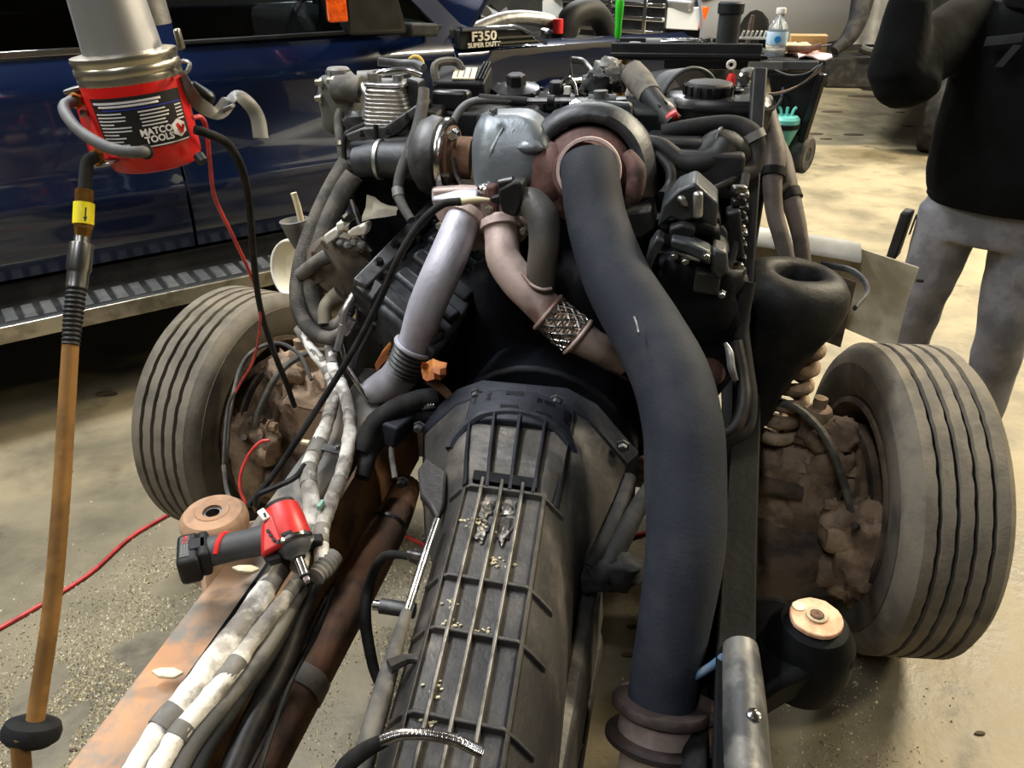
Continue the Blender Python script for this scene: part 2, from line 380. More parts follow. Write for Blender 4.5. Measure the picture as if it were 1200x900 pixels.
# granules of oil absorbent strewn on the floor: nobody could count them
gm = MB(); rnd = random.Random(3)
def granule(p, s):
    q = [p + V((rnd.uniform(-s, s), rnd.uniform(-s, s), rnd.uniform(-.2, .2) * s)) for _ in range(3)]
    gm.add(q + [p + V((0, 0, s * rnd.uniform(.7, 1.5)))], [[0, 1, 2], [0, 1, 3], [1, 2, 3], [2, 0, 3]])
patches = [((-1.0, 1.05), (.2, .3), 1800), ((-.95, .72), (.18, .2), 600), ((-.98, 1.32), (.17, .22), 3000), ((-1.12, 1.18), (.12, .15), 1600), ((-.80, 1.02), (.13, .2), 2600), ((-.86, .86), (.15, .17), 1500), ((-.62, 1.25), (.12, .25), 900), ((-.22, 1.05), (.1, .34), 3600),
           ((-.3, 1.5), (.1, .3), 1200), ((-1.05, 1.62), (.06, .14), 500), ((.36, 1.05), (.03, .22), 500), ((.66, .80), (.06, .14), 800), ((.78, 1.12), (.1, .2), 500), ((-1.3, .95), (.25, .3), 500)]
for (cx, cy), (sx, sy), n in patches:
    for _ in range(int(n * 2.6)):
        x, y = rnd.gauss(cx, sx), rnd.gauss(cy, sy)
        if noise.noise(V((x * 9, y * 9, 0))) < -.18: continue
        granule(V((x, y, 0)), rnd.uniform(.0018, .0052))
M['granule'] = mat('oil_absorbent_granules', (240, 230, 200), .95, c2=(196, 186, 156), scale=90, cut=(.4, .6))
tag(build('absorbent_granules', gm, M['granule'], None, sharp=10), 'pale oil absorbent granules strewn over the concrete floor', 'granules', kind='stuff')
# loose dark chips on the floor
M['chip'] = mat('dark_debris', (84, 68, 50), .9, c2=(54, 44, 34), scale=40)
chips = [(1012, 113, 34, .5), (975, 131, 22, .3), (952, 157, 24, .2), (1000, 158, 22, .1), (1064, 148, 14, .2), (1055, 132, 10, .8), (968, 163, 14, .0), (125, 462, 24, .5), (80, 553, 10, .6), (86, 880, 8, .9), (1148, 860, 10, .3), (740, 735, 12, .9), (735, 768, 14, .4)]
CHL = ['largest dark flake on the pale floor left of the raised elbow', 'dark flake on the pale floor just right of the side shelf', 'long thin dark flake on the pale floor right of the turquoise funnel', 'long dark flake in the middle of the pale floor, beside a rounder one', 'dark flake on the pale floor close to the black hoodie', 'tiny dark flake below the raised elbow', 'tiny dark flake beside the caster wheel',
       'dark flake on the floor between tan hose and left tyre', 'tiny flake on the floor right of the tan hose, below the running board', 'tiny flake near the rubber foot of the tan hose', 'dark flake on the floor below the right tyre', 'upper of two flakes in the floor gap left of the downpipe', 'lower of two flakes in the floor gap left of the downpipe']
for i, (px, py, s, a) in enumerate(chips):
    p = Z(px, py, 0); k = s * (p - O).length / 900 * .5
    mb = MB(); n = 9
    poly = [p + V((math.cos(2 * PI * j / n + a) * k * (1 + .35 * noise.noise(V((j, i, 0)))), math.sin(2 * PI * j / n + a) * k * .42 * (1 + .4 * noise.noise(V((j, i, 5)))), .0005)) for j in range(n)]
    mb.prism(poly, (0, 0, .004))
    one('floor_chip', mb, M['chip'], CHL[i], 'debris', 'loose flakes on the floor')
# thin red air line along the floor, under the chassis
one('red_floor_cord', MB().tube([Z(-120, 800, .006), Z(0, 736, .006), Z(100, 676, .006), Z(178, 614, .006), Z(320, 560, .006), Z(560, 660, .006), Z(742, 628, .006), Z(800, 600, .006), Z(890, 560, .006)], .006, 8), M['red_wire'], 'thin red cord lying across the floor under the chassis', 'cord')

# ================================================================== blue pickup along the left
TD = V((.829, .559, 0)); TN = V((-.559, .829, 0)); T0 = V((-1.753, 2.372, 0))
def TS(s, w, z): return T0 + TD * s + TN * w + UP * z
def TP(px, py, w):
    r = ray(px, py); a = (T0 + TN * w - O).dot(TN) / r.dot(TN); p = O + r * a; q = p - T0
    return q.dot(TD), p.z
PROF = [(.50, .20), (.56, .15), (.64, .125), (.74, .115), (.785, .10), (.80, .094), (.815, .105), (.9, .113), (1.0, .112), (1.1, .112), (1.165, .112), (1.185, .104), (1.20, .122), (1.25, .145), (1.29, .17), (1.45, .235), (1.62, .305), (1.85, .40)]
def wz(z):
    for (a, b), (c, d) in zip(PROF, PROF[1:]):
        if a <= z <= c: return b + (d - b) * (z - a) / (c - a)
    return PROF[0][1] if z < .5 else PROF[-1][1]
def panel(s0, s1, zlo, zhi, dw=0.0, ns=10, nz=24):
    """a body panel; s0/s1 may depend on z, zlo/zhi on s"""
    f = lambda q, x: q(x) if callable(q) else q
    g = []
    for i in range(ns + 1):
        row = []; k = i / ns
        sa = f(s0, .9) + (f(s1, .9) - f(s0, .9)) * k
        lo, hi = f(zlo, sa), f(zhi, sa)
        lv = sorted(set([lo, hi] + [z for z, _ in PROF if lo < z < hi] + [lo + (hi - lo) * j / nz for j in range(nz + 1)]))
        row = lv; g.append((k, row))
    rows = []
    for k, lv in g:
        lv2 = [lv[0] + (lv[-1] - lv[0]) * j / nz for j in range(nz + 1)]
        for z, _ in PROF:                              # snap the nearest level on each crease
            if lv[0] < z < lv[-1]:
                j = min(range(1, nz), key=lambda q: abs(lv2[q] - z)); lv2[j] = z
        rows.append([TS(f(s0, z) + (f(s1, z) - f(s0, z)) * k, wz(z) + dw, z) for z in lv2])
    return MB().sheet(rows, .02, TN)
tr = root('blue_pickup', TS(1.0, .8, 0), 'dark blue pickup parked along the left with chrome running board', 'pickup truck')
GAP = .006
build('rear_door', panel(-.55, .716 - GAP, .56, 1.285), M['blue_paint'], tr)
build('front_door', panel(.716 + GAP, 1.905 - GAP, .56, 1.285), M['blue_paint'], tr)
build('bed_side', panel(-2.6, -.55 - GAP, .56, 1.3), M['blue_paint'], tr)
AC, AR = 2.52, .47                                    # wheel arch
def arch(s):
    d = abs(s - AC) / AR
    return max(.5, .56 + (1.03 - .56) * math.sqrt(max(0, 1 - d ** 2.4))) if d < 1 else .5
def ftop(s): return 1.19 if s < 2.25 else 1.19 - .02 * (s - 2.25)
build('front_fender', panel(1.905 + GAP, 3.32, arch, ftop, ns=46, nz=22), M['blue_paint'], tr, sharp=60)
lip = MB(); pts = [TS(AC + AR * math.cos(a), wz(.8) - .022, .5 + (arch(AC + AR * math.cos(a)) - .5)) for a in [PI * k / 24 for k in range(1, 24)]]
lip.tube(pts, .016, 8, per=2); build('wheel_arch_lip', lip, M['blue_paint'], tr)
# shoulder top of fender and the vent with its badge
ft = MB(); ft.sheet([[TS(s, wz(ftop(s)) + .01, ftop(s) - .004), TS(s, wz(ftop(s)) + .07, ftop(s) + .02 + .03 * (s < 2.2)), TS(s, wz(ftop(s)) + .13, ftop(s) + .01)] for s in [1.91 + .1 * k for k in range(15)]], .015, -UP)
build('fender_top', ft, M['blue_paint'], tr, sharp=60)
vt = MB()
va, vb = TP(523, 36, .1), TP(600, 52, .1)
for k, (px0, px1, y0, y1) in enumerate([(522, 583, 35, 53)]):
    pass
vent = MB().hexa([TS(1.915, .095, 1.20), TS(2.34, .095, 1.20), TS(2.34, .14, 1.20), TS(1.915, .14, 1.20), TS(1.915, .10, 1.275), TS(2.24, .10, 1.262), TS(2.24, .15, 1.262), TS(1.915, .15, 1.275)])
vo = build('fender_vent', vent, M['black_gloss'], tr, bevel=.004)
for k, z in enumerate((1.212, 1.232)):
    build('vent_bar', MB().bar(TS(2.10, .090, z + .004), TS(2.33 - k * .03, .090, z + .002), .012, .008), M['chrome'], vo)
build('vent_frame', MB().tube([TS(1.92, .09, 1.277), TS(2.1, .09, 1.275), TS(2.22, .09, 1.268), TS(2.36, .088, 1.2)], .009, 8), M['blue_paint'], vo)
text('badge_text', 'F350', .052, TS(2.03, .088, 1.246), TD, UP, M['white'], vo, .003, sx=1.25, bold=.001)
text('badge_text', 'SUPER DUTY', .026, TS(2.03, .088, 1.213), TD, UP, M['white'], vo, .003, sx=1.1, bold=.0006)
# pillars, windows
def a_edge(z): return 1.86 - .95 * (z - 1.285)
build('windshield_pillar', panel(lambda z: a_edge(z) - .005, lambda z: a_edge(z) + .11, 1.285, 1.85, 0.0, 3, 10), M['blue_paint'], tr)
build('centre_pillar', panel(.60, .80, 1.285, 1.85, 0, 3, 10), M['blue_paint'], tr)
w1 = build('window_rear', panel(-.5, .60, 1.285, 1.80, .02, 6, 10), M['glass_dark'], tr)
w2 = build('window_front', panel(.80, lambda z: a_edge(z), 1.285, 1.80, .02, 8, 10), M['glass'], tr)
build('window_trim', MB().bar(TS(-.5, .155, 1.283), TS(.6, .155, 1.283), .02, .022), M['chrome'], w1, bevel=.003)
build('window_trim', MB().bar(TS(.80, .155, 1.288), TS(1.86, .155, 1.288), .02, .014), M['black'], w2, bevel=.003)
build('cab_roof', MB().box(TS(.6, 1.0, 1.9), (2.4, 1.3, .06), TD), M['blue_paint'], tr, bevel=.02)
build('far_side', MB().box(TS(.7, 1.80, .95), (2.6, .08, .7), TD), M['blue_paint'], tr, bevel=.01)
build('cab_floor', MB().box(TS(.7, .98, .6), (2.6, 1.6, .06), TD), M['interior'], tr)
for s, w in ((1.0, .55), (1.0, 1.3), (.0, .55), (.0, 1.3)):
    seat = build('seat', MB().box(TS(s, w, .85), (.5, .5, .2), TD).box(TS(s - .26, w, 1.12), (.14, .5, .6), TD, TD * .15 + UP), M['interior'], tr, bevel=.04)
    build('headrest', MB().box(TS(s - .3, w, 1.5), (.1, .26, .18), TD), M['interior'], seat, bevel=.03)
build('dashboard', MB().box(TS(1.72, 1.0, 1.17), (.36, 1.5, .26), TD), M['interior'], tr, bevel=.05)
build('steering_wheel', MB().torus(TS(1.42, .6, 1.25), TD * -1 + UP * .45, .18, .015), M['black'], tr)
# mirror with amber marker, standing off the door
ms, mz = TP(470, 60, .0)
mr = build('door_mirror', MB().hexa([TS(1.33, -.10, 1.30), TS(1.62, -.02, 1.285), TS(1.66, .13, 1.285), TS(1.4, .13, 1.30), TS(1.33, -.10, 1.62), TS(1.5, -.08, 1.62), TS(1.5, .04, 1.62), TS(1.36, .04, 1.62)]), M['black_gloss'], tr, bevel=.02)
sa, za = TP(387, 32, -.12); sb, zb = TP(405, 0, -.12)
build('marker_lamp', MB().box(TS((sa + sb) / 2, -.115, (za + .02 + zb) / 2 + .05), (abs(sb - sa), .03, abs(zb - za) + .09), TD), M['orange'], mr, bevel=.006)
build('mirror_arm', MB().bar(TS(1.62, .02, 1.30), TS(1.80, .13, 1.28), .07, .05), M['black'], mr, bevel=.01)
# running board with ribbed step pads
rb = build('running_board', MB().hexa([TS(-1.1, 0, .40), TS(1.75, 0, .40), TS(1.75, .2, .40), TS(-1.1, .2, .40), TS(-1.1, .01, .455), TS(1.75, .01, .455), TS(1.75, .2, .47), TS(-1.1, .2, .47)]), M['black'], tr, bevel=.006)
build('chrome_edge', MB().bar(TS(-1.12, -.006, .425), TS(1.77, -.006, .425), .012, .062), M['dull_chrome'], rb, bevel=.004)
for k in range(44):
    s = -1.0 + k * .06
    build('tread_pad', MB().hexa([TS(s, .03, .457), TS(s + .042, .03, .457), TS(s + .036, .13, .463), TS(s - .006, .13, .463), TS(s + .004, .035, .464), TS(s + .038, .035, .464), TS(s + .032, .125, .470), TS(s - .002, .125, .470)]), M['dark_grey'], rb)
build('rocker_panel', MB().bar(TS(-1.1, .26, .47), TS(1.9, .26, .47), .16, .14), M['black'], tr, bevel=.01)
build('underbody', MB().box(TS(.3, 1.0, .42), (5.5, 1.2, .12), TD), M['black'], tr)
def road_wheel(p, axis, R, Wd, parent, nm='wheel'):
    a = V(axis).normalized()
    t = build(nm, MB().lathe(p, a, [(R * .62, -Wd * .46), (R * .9, -Wd / 2), (R * .985, -Wd * .42), (R, -Wd * .3), (R, Wd * .3), (R * .985, Wd * .42), (R * .9, Wd / 2), (R * .62, Wd * .46), (R * .62, -Wd * .46)], 32, caps=False), M['rubber'], parent)
    build('rim', MB().lathe(p, a, [(.02, -Wd * .3), (R * .2, -Wd * .32), (R * .3, -Wd * .15), (R * .55, -Wd * .3), (R * .62, -Wd * .46), (R * .62, Wd * .4), (R * .1, Wd * .3)], 24), M['steel'], t)
road_wheel(TS(AC, .26, .40), TN, .40, .25, tr)
road_wheel(TS(-1.75, .26, .40), TN, .40, .25, tr)
build('wheel_well', MB().lathe(TS(AC, .18, .45), TN, [(.52, 0), (.54, .5), (.02, .5)], 28, caps=False), M['dark_grey'], tr)
# open hood hinged at the cowl, engine bay clutter
build('cowl', MB().box(TS(1.98, 1.0, 1.24), (.22, 1.5, .06), TD), M['black'], tr, bevel=.01)
hd = MB(); g = []
for k in range(9):
    u = k / 8
    g.append([TS(2.02 + .62 * u, .20 + .035 * math.sin(u * 3) + q * 1.5, 1.275 + .92 * u ** 1.15 + .06 * math.sin(q * PI)) for q in (0, .06, .2, .5, .8, 1)])
hd.sheet(g, .03, TD * .6 - UP * .3); build('open_hood', hd, M['blue_paint'], tr)
build('windshield', MB().sheet([[TS(1.93 - .95 * (z - 1.27), w, z) for w in (.28, .6, 1, 1.4, 1.7)] for z in (1.27, 1.5, 1.85)], .006, TD), M['glass'], tr)
bay = MB().box(TS(2.65, 1.0, .85), (1.1, 1.3, .3), TD); build('engine_bay_floor', bay, M['black'], tr)
for k, (s, w, z, r) in enumerate([(2.3, .55, 1.12, .1), (2.5, .75, 1.14, .11), (2.75, .5, 1.1, .09), (2.7, 1.0, 1.15, .12), (2.4, 1.1, 1.16, .1), (2.95, .8, 1.08, .1), (2.2, .85, 1.14, .09)]):
    build('bay_component', MB().blob(TS(s, w, z), (r, r * .8, r), .5, k, 12, 8, power=.7), M[('dark_grey', 'black', 'alu')[k % 3]], tr)
build('intake_pipe', MB().tube([TS(2.2, .5, 1.22), TS(2.4, .48, 1.27), TS(2.6, .46, 1.26), TS(2.85, .5, 1.2)], .035, 12), M['alu'], tr)
build('bay_hose', MB().tube([TS(2.72, .44, 1.16), TS(2.78, .44, 1.27), TS(2.94, .46, 1.28), TS(3.06, .48, 1.16)], .06, 12), M['black'], tr)
build('cap', MB().cyl(TS(2.66, .40, 1.2), TS(2.66, .40, 1.265), .026), M['red_plastic'], tr)

# ================================================================== grey pickup nose-on at the back
gp0 = D(780, 20, 8.0); GX = V((.74, -.67, 0)).normalized(); GY = V((-GX.y, GX.x, 0))
gpx = V((gp0.x, gp0.y, 0))
gr = root('grey_pickup', gpx, 'grey pickup with chrome barred grille parked behind the blue truck', 'pickup truck')
def G(a, b, z): return gpx + GX * a + GY * b + UP * z
build('hood', MB().loft([[G(-1.55, .0, 1.06), G(-1.5, 1.2, 1.22), G(-1.45, 1.2, 1.0), G(-1.55, .05, .95)], [G(-.6, -.12, 1.10), G(-.6, 1.2, 1.30), G(-.6, 1.2, 1.0), G(-.6, -.05, .95)], [G(.28, -.02, 1.07), G(.32, 1.2, 1.25), G(.32, 1.2, 1.0), G(.28, .05, .95)]]), M['grey_paint'], gr, bevel=.03)
gfr = build('grille_shell', MB().box(G(-.65, .0, .88), (1.35, .12, .40), GX), M['black_gloss'], gr)
for k in range(3): build('grille_bar', MB().box(G(-.65, -.07, .76 + k * .13), (1.35, .05, .045), GX), M['chrome'], gfr, bevel=.008)
for k in range(3): build('grille_post', MB().box(G(-1.1 + k * .45, -.075, .88), (.05, .05, .38), GX), M['chrome'], gfr, bevel=.008)
for sgn, a in ((1, .19), (-1, -1.49)):
    hl = build('headlamp', MB().hexa([G(a - .18, -.02, .80), G(a + .17, .06, .80), G(a + .17, .2, .80), G(a - .18, .1, .80), G(a - .18, -.02, 1.0), G(a + .19, .1, 1.02), G(a + .19, .2, 1.02), G(a - .18, .1, 1.0)]), M['lens'], gr, bevel=.01)
    build('turn_lamp', MB().box(G(a + sgn * .2, .1, .92), (.05, .08, .2), GX), M['orange'], hl, bevel=.006)
build('bumper', MB().box(G(-.62, -.1, .56), (2.1, .2, .24), GX), M['dull_chrome'], gr, bevel=.03)
fg = []
for k in range(36):
    b = .05 + k * .14
    d = abs(b - 1.0) / .5; lo = .45 + .5 * math.sqrt(max(0, 1 - d * d)) if d < 1 else .45
    fg.append([G(.40 + .12 * (1 - math.exp(-b * 4)) - .1 * ((z - .75) / .4) ** 2, b, z) for z in [lo + (1.16 - lo) * j / 8 for j in range(9)]])
build('side_body', MB().sheet(fg, .03, -GX), M['grey_paint'], gr, sharp=60)
build('side_top', MB().sheet([[G(.42, .05 + k * .35, 1.12), G(.2, .05 + k * .35, 1.22), G(-.6, .05 + k * .35, 1.26)] for k in range(14)], .03, -UP), M['grey_paint'], gr)
road_wheel(G(.33, 1.0, .38), GX, .38, .24, gr)
road_wheel(G(-1.6, 1.0, .38), GX, .38, .24, gr)
build('cab', MB().hexa([G(-1.5, 1.3, 1.1), G(.35, 1.3, 1.1), G(.4, 3.2, 1.1), G(-1.5, 3.2, 1.1), G(-1.3, 1.9, 1.75), G(.2, 1.9, 1.75), G(.2, 3.1, 1.75), G(-1.3, 3.1, 1.75)]), M['grey_paint'], gr, bevel=.05)
build('underbody', MB().box(G(-.6, 1.6, .42), (1.8, 3.2, .2), GX), M['black'], gr)

# ================================================================== black car at the upper right, only its near corner in view
bp = D(1050, 40, 6.2); bx = V((bp.x, bp.y, 0))
br = root('black_car', bx, 'black car at the back with its dark open front wheel well', 'car')
BX = V((.87, -.49, 0)).normalized(); BY = V((-BX.y, BX.x, 0))
def B(a, b, z): return bx + BX * a + BY * b + UP * z
build('fender_edge', MB().tube([D(1020, -60, 6.2), D(1016, -20, 6.2), D(1008, 15, 6.2), D(996, 42, 6.2), D(978, 60, 6.2)], [.10, .085, .075, .065, .04], 12), M['rubber'], br)
build('liner', MB().sheet([[D(1006 + 9 * i - 2 * j, -60 + 14 * j, 6.26 + .03 * math.sin(i * 1.4)) for j in range(9)] for i in range(12)], .03, BY), M['dark_grey'], br, sharp=50)
build('strut', MB().tube([D(1008, 56, 6.15), D(1020, 60, 6.15), D(1050, 60, 6.15)], .03, 8), M['black'], br)
build('body', MB().hexa([B(-.25, .3, .45), B(1.9, .3, .45), B(1.9, 3.0, .45), B(-.25, 3.0, .45), B(-.25, .3, 1.25), B(1.9, .3, 1.25), B(1.9, 3.0, 1.35), B(-.25, 3.0, 1.35)]), M['black_gloss'], br, bevel=.06)
road_wheel(B(.45, .35, .36), BX, .36, .22, br)
road_wheel(B(1.6, .25, .36), BX, .36, .22, br)
build('shadow_bar', MB().bar(D(962, 82, 6.4), D(1080, 84, 6.4), .3, .24), M['rubber'], br, bevel=.02)  # black bar drawn for the shadow under the car

# ================================================================== wheels of the chassis
TR, TW, AXF = .37, .225, .16
def steer(sgn):                                         # tie rod is off: each wheel stands a little toed in
    q = -.15 if sgn < 0 else .15
    return U * math.cos(q) + W * math.sin(q), W * math.cos(q) - U * math.sin(q), (.945, .175) if sgn < 0 else (.850, .14), (.367 if sgn < 0 else .385)
def wheel(sgn, label):
    UW, WW, (tl, axf), TR = steer(sgn); kk = TR / .37
    c = C(sgn * tl, axf, TR); a = UW * sgn               # a points outboard
    r = root('wheel_assembly', c - UP * TR, label, 'wheel', 'front wheels of the stripped chassis')
    gr_w, dep = .012, .014
    prof = [(.245, -.092), (.27, -.105), (.305, -.112), (.338, -.110), (.355, -.102), (.363, -.092), (TR, -.084)]
    for k, h in enumerate((-.054, -.018, .018, .054)):
        prof += [(TR, h - gr_w / 2), (TR - dep, h - gr_w / 2 + .001), (TR - dep, h + gr_w / 2 - .001), (TR, h + gr_w / 2)]
    prof += [(TR, .084), (.363, .092), (.355, .102), (.338, .110), (.305, .112), (.27, .105), (.245, .092)]
    prof = [(q * kk if q != TR and q != TR - dep else q, h) for q, h in prof]
    mb = MB(); x, y, _ = frame(a); n = 120; vs, fs = [], []
    for j, (rr, h) in enumerate(prof):
        for k in range(n):
            t = 2 * PI * k / n; hh = h
            if 6 < j < 23: hh += .0016 * noise.noise(V((k * 1.3, (j - 7) // 4 * 5.0, sgn * 3))) + .0009 * (1 if k % 3 else -1) * (1 if j % 2 else .6)
            vs.append(c + x * (rr * math.cos(t)) + y * (rr * math.sin(t)) + a * hh)
    for j in range(len(prof) - 1):
        for k in range(n): fs.append([j * n + k, j * n + (k + 1) % n, (j + 1) * n + (k + 1) % n, (j + 1) * n + k])
    mb.add(vs, fs); t = build('tyre', mb, M['tyre'], r, sharp=40)
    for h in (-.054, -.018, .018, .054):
        build('groove_shade_ring', MB().lathe(c, a, [(TR - dep - .004, h - .006), (TR - dep + .003, h - .0045), (TR - dep + .003, h + .0045), (TR - dep - .004, h + .006)], 60, caps=False), M['groove_shade_black'], t)  # black rings deepen the shade in the grooves by colour
    build('sidewall_ring', MB().lathe(c, a, [(.250, -.0975), (.27, -.1085), (.305, -.1155), (.334, -.1135), (.334, -.109), (.305, -.108), (.27, -.10)], 72, caps=False), M['sidewall'], t)
    build('rim', MB().lathe(c, a, [(.249, -.108), (.236, -.108), (.226, -.09), (.220, -.055), (.215, .0), (.18, .03), (.12, .04), (.05, .04), (.05, .055), (.18, .05), (.226, .02), (.236, .09), (.249, .094), (.249, -.108)], 48, caps=False), M['mud_dark'], r)
    build('hub', MB().lathe(c, a, [(.09, -.12), (.09, -.02), (.07, .06), (.05, .09), (.001, .09)], 24), M['mud_dark'], r)
    return r
wheel(-1, 'dusty tyre standing beside the blue pickup running board')
wheel(1, 'dusty tyre at the right, in front of the person in jeans')

def knuckle(sgn, label):
    UW, WW, (tl, axf), TR = steer(sgn)
    c = C(sgn * tl, axf, TR); a = UW * -sgn              # a points inboard
    r = root('brake_assembly', V((c.x, c.y, 0)) + a * .2 + UP * .2, label, 'brake assembly', 'mud caked brakes')
    k = lambda i, f, z: c + a * i + WW * f + UP * z
    build('brake_rotor', MB().lathe(k(.065, 0, 0), a, [(.05, 0), (.178, 0), (.181, .01), (.181, .03), (.178, .04), (.11, .045), (.10, .08), (.06, .09), (.001, .09)], 40), M['mud_dark'], r)
    build('dust_shield', MB().lathe(k(.115, 0, 0), a, [(.10, 0), (.17, .0), (.178, .008), (.16, .012), (.09, .016)], 36), M['mud'], r)
    cal = build('brake_caliper', MB().blob(k(.10, -.165, -.05), (.075, .065, .14), .35, 3 + sgn, 26, 18, 2.6, a, power=.7).blob(k(.15, -.15, .02), (.06, .05, .06), .4, 5 + sgn, 18, 12, 3, a, power=.8).rough(.007, 38, 2), M['mud'], r, sharp=110)
    for q in (-.11, .0): build('piston_boss', MB().lathe(k(.14, -.16, q), a, [(.044, 0), (.044, .05), (.036, .062), (.001, .062)], 20).rough(.004, 40, q), M['mud'], cal)
    build('caliper_bolt', MB().bolt(k(.19, -.14, .075), a, .014, .02), M['mud'], cal)
    build('bleed_nipple', MB().cyl(k(.15, -.2, .06), k(.17, -.225, .085), .008), M['mud_dark'], cal)
    build('steering_knuckle', MB().blob(k(.19, -.01, .02), (.075, .085, .19), .35, 11 + sgn, 24, 18, 2.4, a, power=.8).blob(k(.19, -.02, .19), (.075, .06, .045), .3, 8, 18, 12, 3, a).blob(k(.2, -.02, -.17), (.08, .07, .05), .3, 9, 18, 12, 3, a).rough(.008, 30, 4), M['mud'], r, sharp=110)
    build('ball_joint', MB().lathe(k(.22, 0, .22), UP, [(.035, -.03), (.042, 0), (.03, .03), (.016, .035), (.016, .06), (.001, .062)], 16).rough(.003, 40), M['mud'], r)
    build('steering_arm', MB().tube([k(.18, -.06, -.08), k(.24, -.14, -.1), k(.33, -.17, -.1)], [.035, .03, .026], 12).rough(.005, 30), M['mud_dark'], r)
    build('brake_line', MB().tube([k(.15, -.17, .05), k(.18, -.15, .14), k(.24, -.10, .25), k(.30, .0, .26), k(.34, .06, .16)], .009, 8), M['rubber_dusty'], r)
    return r
knuckle(-1, 'mud caked brake caliper and knuckle inside the tyre nearest the blue pickup')
knuckle(1, 'mud caked brake caliper and knuckle inside the tyre nearest the person')

# front axle
r = root('front_axle', C(0, 0, .3), 'rusty beam axle caked with mud under the engine', 'axle')
build('axle_tube', MB().tube([C(-.72, AXF, .37), C(-.3, AXF, .36), C(.3, AXF, .36), C(.72, AXF, .37)], .055, 16).rough(.006, 25), M['mud_dark'], r)
build('differential', MB().blob(C(-.22, AXF + .02, .36), (.16, .17, .17), .12, 2, 24, 16, 2, U), M['mud_dark'], r)
for s in (-1, 1):
    y = build('axle_yoke', MB().blob(C(s * .68, AXF - .02, .39), (.10, .10, .17), .3, 3 + s, 26, 18, 2.4, U, power=.75).blob(C(s * .60, AXF - .04, .34), (.12, .10, .12), .3, 6 + s, 22, 14, 3, U).rough(.009, 24, s), M['mud'], r, sharp=110)
    build('spring_perch', MB().lathe(C(s * .575, AXF - .03, .42), UP, [(.09, 0), (.105, .03), (.10, .075), (.07, .08), (.001, .08)], 26).rough(.006, 30), M['mud'], y)
    build('yoke_plate', MB().hexa([C(s * .56, AXF - .13, .49), C(s * .75, AXF - .12, .50), C(s * .76, AXF + .05, .52), C(s * .55, AXF + .05, .52), C(s * .57, AXF - .12, .51), C(s * .73, AXF - .11, .52), C(s * .74, AXF + .05, .56), C(s * .57, AXF + .05, .56)]).rough(.006, 30), M['mud'], y)
build('track_bar', MB().tube([C(.62, .03, .44), C(.3, .01, .48), C(-.3, .01, .54)], .022, 12), M['mud_dark'], r)
build('lower_arm', MB().hexa([C(.49, -.16, .20), C(.76, -.06, .20), C(.76, .14, .22), C(.52, .14, .22), C(.49, -.14, .32), C(.72, -.04, .32), C(.74, .12, .35), C(.54, .12, .35)]).rough(.012, 14), M['mud_dark'], r, bevel=.02)

# ================================================================== frame
fr = root('truck_frame', C(0, -.3, 0.35), 'bare ladder frame of the cab-less truck, left rail rusty, right rail black', 'truck frame')
RZ = .63
def rail(lat, pts, hgt, wd, sgn):
    """C channel: pts (fw, dlat, ztop); open to the inside"""
    mb = MB(); rings = []
    t = .008
    for fw, dl, z in pts:
        o = lat + dl - sgn * wd / 2 * -1               # outer web edge
        out = lat + dl + sgn * wd / 2; inn = lat + dl - sgn * wd / 2
        rings.append([C(inn, fw, z), C(out, fw, z), C(out, fw, z - hgt), C(inn, fw, z - hgt), C(inn, fw, z - hgt + t), C(out - sgn * t, fw, z - hgt + t), C(out - sgn * t, fw, z - t), C(inn, fw, z - t)])
    return mb.loft(rings)
def dense(pts, n=26):
    q = spline([V(p) for p in pts], 5); return [tuple(p) for p in q]
LP = dense([(-1.6, -.012, .60), (-1.1, -.012, .60), (-.75, -.008, .61), (-.5, 0, .63), (-.25, .01, .66), (0, .02, .69), (.3, .02, .70), (.7, .02, .66), (.95, .02, .64)])
lr = build('left_rail', rail(-.43, LP, .19, .085, -1), M['rail_rust'], fr, bevel=.005)
build('right_rail', rail(.435, LP, .19, .062, 1), M['rail_black'], fr, bevel=.005)
# grey dusty boxing plate toward the engine on the left rail, rusty inner plate
build('boxing_plate', MB().loft([[C(-.475 + dl, fw, z + .004), C(-.375 + dl, fw, z + .004), C(-.375 + dl, fw, z - .10), C(-.475 + dl, fw, z - .10)] for fw, dl, z in LP if fw > -.60]), M['rail_grey'], fr, bevel=.006)
ip = []
for fw, dl, z in LP:
    if -1.4 < fw < .0:
        ip.append([C(-.362 + dl, fw, z - .03 + .03 * max(0, fw + .5)), C(-.350 + dl, fw, z - .12), C(-.352 + dl, fw, z - .24)])
build('inner_plate', MB().sheet(ip, .008, U), M['rust_lit'], fr)
build('cross_member', MB().bar(C(-.42, -1.12, .42), C(.42, -1.12, .42), .12, .08), M['rust'], fr, bevel=.01)
build('front_cross_member', MB().bar(C(-.42, .82, .55), C(.42, .82, .55), .12, .12), M['rail_black'], fr, bevel=.01)
build('slot_shade_strip', MB().loft([[C(-.396 + dl, fw, z - .004), C(-.384 + dl, fw, z - .004), C(-.384 + dl, fw, z + .003), C(-.396 + dl, fw, z + .003)] for fw, dl, z in LP if fw < -.55]), M['rail_black'], fr)  # solid dark strip drawn for the shade in the channel gap
